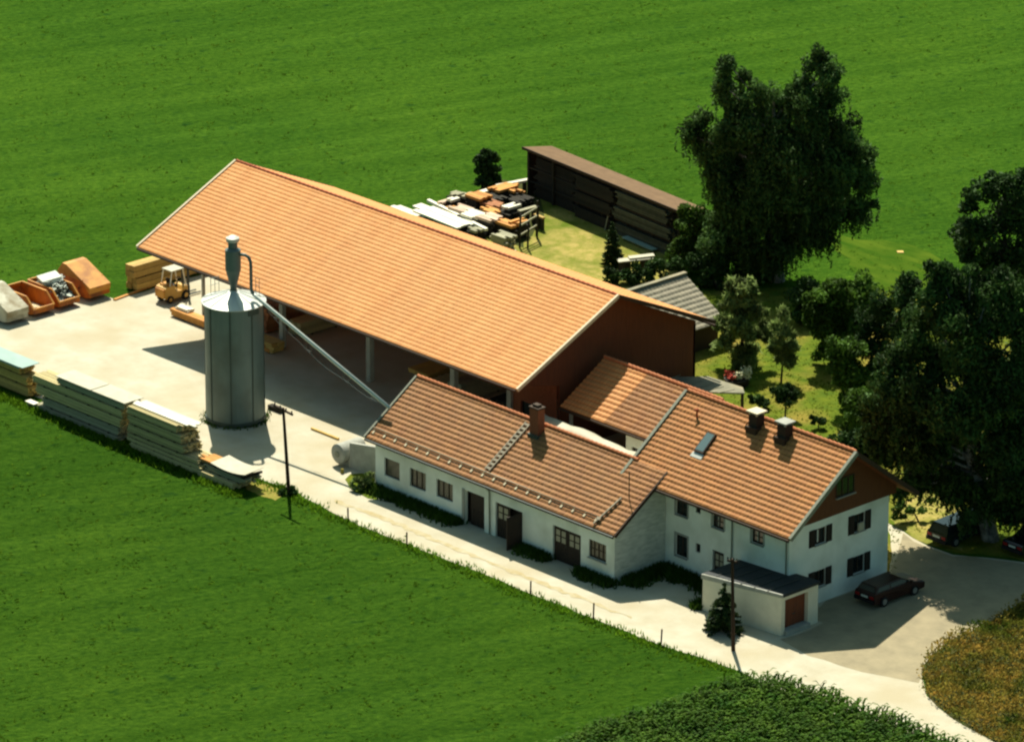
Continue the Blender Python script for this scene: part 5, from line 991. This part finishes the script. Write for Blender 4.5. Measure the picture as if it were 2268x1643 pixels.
crown_tree('garden_hedge', 'dark leafy hedge behind the hall right eave', 'hedge', gp(1410, 628), [(1350, 600, .7, 0), (1380, 605, .8, .2), (1410, 600, .8, .4), (1440, 598, .9, .5), (1470, 590, .9, .7), (1500, 585, .9, .9), (1395, 622, .8, -.3), (1350, 622, .7, -.3), (1440, 618, .8, 0)], .15, 'leaf_dark', per=900, r0=.05, group=GV)
crown_tree('garden_hedge', 'mixed hedge between the big birch and old shed', 'hedge', gp(1590, 640), [(1540, 590, 1.0, .5), (1575, 600, 1.0, .5), (1600, 580, 1.2, .8), (1560, 625, .8, .2), (1600, 640, .9, .3)], .16, 'leaf_dark', per=700, r0=.05, group=GV)
crown_tree('slim_tree', 'slim dark column tree among the timber heaps', 'tree', gp(1083, 420), [(1078, 342, .6, 0), (1092, 352, .65, .2), (1066, 356, .65, .1), (1080, 366, .7, -.1), (1094, 376, .6, -.1), (1066, 380, .65, .1), (1080, 392, .8, 0), (1096, 398, .6, .2), (1068, 405, .65, -.2), (1085, 412, .7, 0), (1082, 378, .8, 0), (1080, 350, .6, 0), (1086, 400, .9, 0)], .15, 'leaf_dark', per=1300, r0=.08, sub=16)
crown_tree('pole_bush', 'dark low bush around the left utility pole foot', 'shrub', bp1+Vector((0, .05, 0)), [(628, 1090, .33, 0), (643, 1084, .38, .1), (655, 1092, .33, 0), (640, 1096, .4, -.2), (618, 1097, .22, -.1)], .13, 'leaf_dark', per=1600, r0=.03)
crown_tree('tank_bush', 'sunlit leafy bush between tank and workshop corner', 'shrub', gp(800, 1086), [(790, 1062, .45, 0), (812, 1070, .5, .1), (800, 1080, .5, -.2), (780, 1076, .35, -.1), (822, 1050, .5, .4), (822, 1085, .35, 0)], .15, 'leaf_pale', per=900, r0=.03)
crown_tree('potted_bush', 'dark clipped bush in a tub on the lawn', 'shrub', gp(1813, 950), [(1805, 928, .45, 0), (1822, 928, .45, .1), (1813, 938, .5, 0)], .12, 'leaf_dark', per=1500, r0=.04, group=GV)
crown_tree('garden_bush', 'dark round bush behind the farmhouse chimneys', 'shrub', gp(1680, 905), [(1665, 885, .55, 0), (1685, 888, .6, 0), (1700, 893, .5, .1)], .14, 'leaf_dark', per=1100, r0=.04, group=GV)
# young spruces
def spruce(label, u, v, h, rad, trunk=.07, tiers=11, group='small spruces', leaf=.12):
    b = gp(u, v); t = thing('small_spruce', label, 'spruce', group); q = MB(); q.tube([b, b+Vector((0, 0, h))], [trunk, .01], n=8); q.build('trunk', 'bark', t); PP = []
    for k in range(tiers):
        f_ = k/(tiers-1); z = h*(.1+.88*f_); r = rad*(1-f_)**.8+.05; nb = int(10*(1-f_))+5
        for j in range(nb):
            a = random.uniform(0, 6.283); n = int(60*r)+8; s_ = rng.random(n)**.8; P_ = np.stack([b.x+math.cos(a)*s_*r+rng.normal(0, .05, n), b.y+math.sin(a)*s_*r+rng.normal(0, .05, n), z-.28*s_*r+.1*s_**2*r+rng.normal(0, .04, n)], 1); PP.append(P_)
    P_ = np.concatenate(PP); V, Q = leaves(P_, leaf, .4, .2, 2.2); npmesh('foliage', V, Q, 'needle', t, tint=rng.random(len(P_))); settle(t, tuple(b))
spruce('small dark spruce beside the lane pole and garage', 1603, 1398, 3.0, 1.15, leaf=.1)
spruce('young spruce at the dry yard edge by the hedge', 1357, 588, 3.1, .75)
# flower bed
fb = thing('flower_bed', 'round dark planter with white and red flowers on lawn', 'flower bed', None); b = gp(1632, 852)
q = MB(); q.lathe(tuple(b), [(.75, .0), (.85, .45), (.7, .5), (0, .5)], 20); part(q, 'planter', 'door', fb)
for nm, m_, sp_ in (('white_flowers', 'flower_w', [(.35, .5, .6), (.55, .3, .5), (.3, -.2, .4)]), ('red_flowers', 'flower_r', [(-.4, -.3, .35), (.1, -.5, .35)])):
    PP = np.concatenate([ellip((b.x+a, b.y+c, .55+h*.6), (.38, .38, h*.7), 110, .6) for a, c, h in sp_]); V, Q = leaves(PP, .12, .5); npmesh(nm, V, Q, m_, fb, tint=rng.random(len(PP)))
settle(fb, tuple(b))

# ------------------------------------------------------------------ grass, maize, weeds (uncountable cover)
def inside(P, poly):
    x, y = P[:, 0], P[:, 1]; c = np.zeros(len(P), bool); n = len(poly)
    for i in range(n):
        x0, y0 = poly[i][0], poly[i][1]; x1, y1 = poly[i-1][0], poly[i-1][1]
        k = ((y0 > y) != (y1 > y)) & (x < (x1-x0)*(y-y0)/(y1-y0+1e-12)+x0); c ^= k
    return c
def blades(P, h, w, lean=.35, per=3):
    n = len(P)*per; B = np.repeat(P, per, 0)+np.concatenate([rng.normal(0, w*1.2, (n, 2)), np.zeros((n, 1))], 1); a = rng.uniform(0, 2*math.pi, n); H = np.repeat(h if np.ndim(h) else np.full(len(P), h), per)*rng.uniform(.6, 1.3, n)
    s_ = np.stack([np.cos(a), np.sin(a), np.zeros(n)], 1)*w*.5; l_ = rng.normal(0, lean, (n, 2))*H[:, None]; T = B+np.concatenate([l_, H[:, None]], 1)
    V = np.stack([B-s_, B+s_, T], 1).reshape(-1, 3); return V, np.arange(3*n).reshape(-1, 3)
def cover(name, label, cat, P, h, w, mat, lean=.35, per=3):
    V, Q = blades(P, h, w, lean, per); T = rng.random(len(P))*.5+.25+.25*np.sin(P[:, 0]*1.1+2*np.sin(P[:, 1]*.7))*np.sin(P[:, 1]*1.3+1.5*np.sin(P[:, 0]*.6)); o = npmesh(name, V, Q, mat, tint=np.clip(np.repeat(T, per)+rng.normal(0, .15, len(Q)), 0, 1)); tag(o, label, cat, kind='stuff'); return o
def along(pts, dens, spread):
    out = []; pts = [gp(*p) for p in pts]
    for a, b in zip(pts[:-1], pts[1:]):
        n = int((b-a).length*dens); f_ = rng.random(n)[:, None]; out.append(np.array(a)[None]*(1-f_)+np.array(b)[None]*f_+np.concatenate([rng.normal(0, spread, (n, 2)), np.zeros((n, 1))], 1))
    return np.concatenate(out)
P = along(road_low[:12], 26, .28); d_ = np.array([-.3, -.45, 0]); P = P+d_
cover('verge_grass', 'rough grass fringe along the lower edge of lane', 'grass', P, .22, .10, 'tuft')
# low tufts over the visible meadow
uv = rng.uniform((-60, -60), (W0+60, H0+60), (6500, 2)); Pm = np.array([gp(*k_) for k_ in uv])
blk = [np.array([(p[0], p[1]) for p in poly]) for poly in (yard, [(5.2, 4.9), (13.5, 4.3), (13.5, -2.3), (29.1, -2.3), (41, -7.5)]+G((2330, 1250))+[(62, 14), (52, 30), (24, 31), (6, 31), (-3, 20)], [(-27, 4.9), (5.1, 4.9), (-3.2, 20), (-9, 23.5), (-27, 27.5), (-30, 24), (-30, 14)], cornpoly, G(*fieldedge)+G((2450, 1800), (2450, 1250)), [(-34, -28), (5.5, -28), (5.5, -25), (-34, -25)], [(-33.5, -20), (-28, -20), (-28, -9), (-33.5, -9)], [(-23, -13), (14, -13), (14, 5), (-23, 5)])]
ok = np.ones(len(Pm), bool)
for b in blk: ok &= ~inside(Pm, b)
Pm = Pm[ok]; cover('meadow_tufts', 'low grass tufts spread over the meadow', 'grass', Pm, rng.uniform(.04, .13, len(Pm)), .2, 'tuft_meadow', lean=1.2, per=3)
P = np.concatenate([np.stack([rng.uniform(9.3, 17.4, 900), -20.5-np.abs(rng.normal(0, .36, 900)), np.zeros(900)], 1), np.stack([rng.uniform(22.9, 25.3, 260), -20.5-np.abs(rng.normal(0, .36, 260)), np.zeros(260)], 1), np.stack([rng.uniform(27.9, 30.8, 330), -20.5-np.abs(rng.normal(0, .36, 330)), np.zeros(330)], 1)])
cover('wall_grass', 'dark tall grass strip at the workshop wall foot', 'grass', P, .42, .13, 'tuft_shaded', per=5)
P = np.concatenate([np.stack([rng.uniform(30.8, 37, 500), -16.4-np.abs(rng.normal(0, .5, 500)), np.zeros(500)], 1), np.stack([30.8+np.abs(rng.normal(0, .5, 300)), rng.uniform(-20, -16.4, 300), np.zeros(300)], 1), np.stack([rng.uniform(36.2, 37, 160), rng.uniform(-19.5, -17, 160), np.zeros(160)], 1)])
cover('corner_weeds', 'dark weeds in the corner of workshop and farmhouse', 'weeds', P, .45, .14, 'tuft_shaded', per=5)
P = np.stack([rng.uniform(-27, 5, 900), -27.2-np.abs(rng.normal(0, .5, 900)), np.zeros(900)], 1)
cover('stack_grass', 'longer grass along the foot of lumber stacks', 'grass', P, .28, .11, 'tuft', per=4)
a = np.linspace(0, 6.28, 160); P = np.stack([sx+2.05*np.cos(a), sy+2.05*np.sin(a), np.zeros(160)], 1)+np.concatenate([rng.normal(0, .08, (160, 2)), np.zeros((160, 1))], 1)
cover('silo_weeds', 'low weeds around the silo foot', 'weeds', P, .2, .1, 'tuft_shaded')
# weeds field at the right
gpoly = np.array([(p.x, p.y) for p in G(*fieldedge)+G((2450, 1800), (2450, 1250))]); lo, hi = gpoly.min(0), gpoly.max(0)
P = np.concatenate([rng.uniform(lo, hi, (70000, 2)), np.zeros((70000, 1))], 1); P = P[inside(P, gpoly)]
hh = .30+.16*np.sin(P[:, 0]*1.3+2*np.sin(P[:, 1]*.8))*np.sin(P[:, 1]*1.1+P[:, 0]*.4)+.12*np.sin(P[:, 0]*3.1)*np.sin(P[:, 1]*2.7); P[:, :2] += rng.normal(0, .16, (len(P), 2)); P[:, 2] = rng.random(len(P))**.6*np.clip(hh, .08, .8)*1.5+.02
V, Q = leaves(P, .11, .8, -.7, 2.2); o = npmesh('dry_weeds', V, Q, 'grain', tint=np.clip(.5+1.1*(hh-.3)+rng.normal(0, .2, len(P)), 0, 1)); tag(o, 'low brown and green weeds filling the right field', 'weeds', kind='stuff')
# maize
cp = np.array([(p.x, p.y) for p in cornpoly]); lo, hi = cp.min(0), cp.max(0)
rd = gp(1725, 1552)-gp(1960, 1664); rd = np.array([rd.x, rd.y])/math.hypot(rd.x, rd.y); rp = np.array([-rd[1], rd[0]]); cc = (lo+hi)/2
I, J = np.meshgrid(np.arange(-140, 140), np.arange(-50, 50)); P = cc+I.ravel()[:, None]*.2*rd+J.ravel()[:, None]*.62*rp; P = P+rng.normal(0, .06, P.shape); P = np.concatenate([P, np.zeros((len(P), 1))], 1); P = P[inside(P, cp)]
VV = []; TT = []
for p in P:
    h = random.uniform(1.2, 1.85); tn = min(1, max(0, random.gauss(.5, .3)+.25*math.sin(p[0]*.9)*math.sin(p[1]*.8)))
    for k in range(9):
        a = k*2.4+random.uniform(-.5, .5); z = h*(.22+.085*k); L_ = random.uniform(.5, .8)*(1-.04*k); dx, dy = math.cos(a), math.sin(a); w = .065
        b = p+np.array([0, 0, z]); m_ = b+np.array([dx*L_*.55, dy*L_*.5, L_*.62]); e = b+np.array([dx*L_*.95, dy*L_*.95, L_*.55]); s_ = np.array([-dy*w, dx*w, 0])
        VV += [b-s_*.6, b+s_*.6, m_+s_, m_-s_, m_-s_, m_+s_, e+s_*.2, e-s_*.2]; TT += [tn*.6+.4*random.random()]*2
    VV += [p+np.array([-.025, 0, 0]), p+np.array([.025, 0, 0]), p+np.array([.02, 0, h*.9]), p+np.array([-.02, 0, h*.9])]; TT += [tn]
VV = np.array(VV); tag(npmesh('maize_field', VV, np.arange(len(VV)).reshape(-1, 4), 'corn', tint=np.array(TT)), 'dense green maize crop in the foreground corner', 'maize', kind='stuff')
# ground cover in the garden and dry yard
gl = [np.array([p[0], p[1]]) for p in [(5.2, 4.9), (13.5, 4.3), (13.5, -2.3), (29.1, -2.3), (41, -7.5)]+G((2000, 1172), (2330, 1250))+[(62, 14), (52, 30), (24, 31), (6, 31), (-3, 20)]]
P = np.concatenate([rng.uniform((-3, -8), (60, 31), (9000, 2)), np.zeros((9000, 1))], 1); P = P[inside(P, gl)]
cover('lawn_grass', 'yellow-green lawn grass in the garden', 'grass', P, rng.uniform(.05, .14, len(P)), .14, 'lawn_blade', lean=.8)
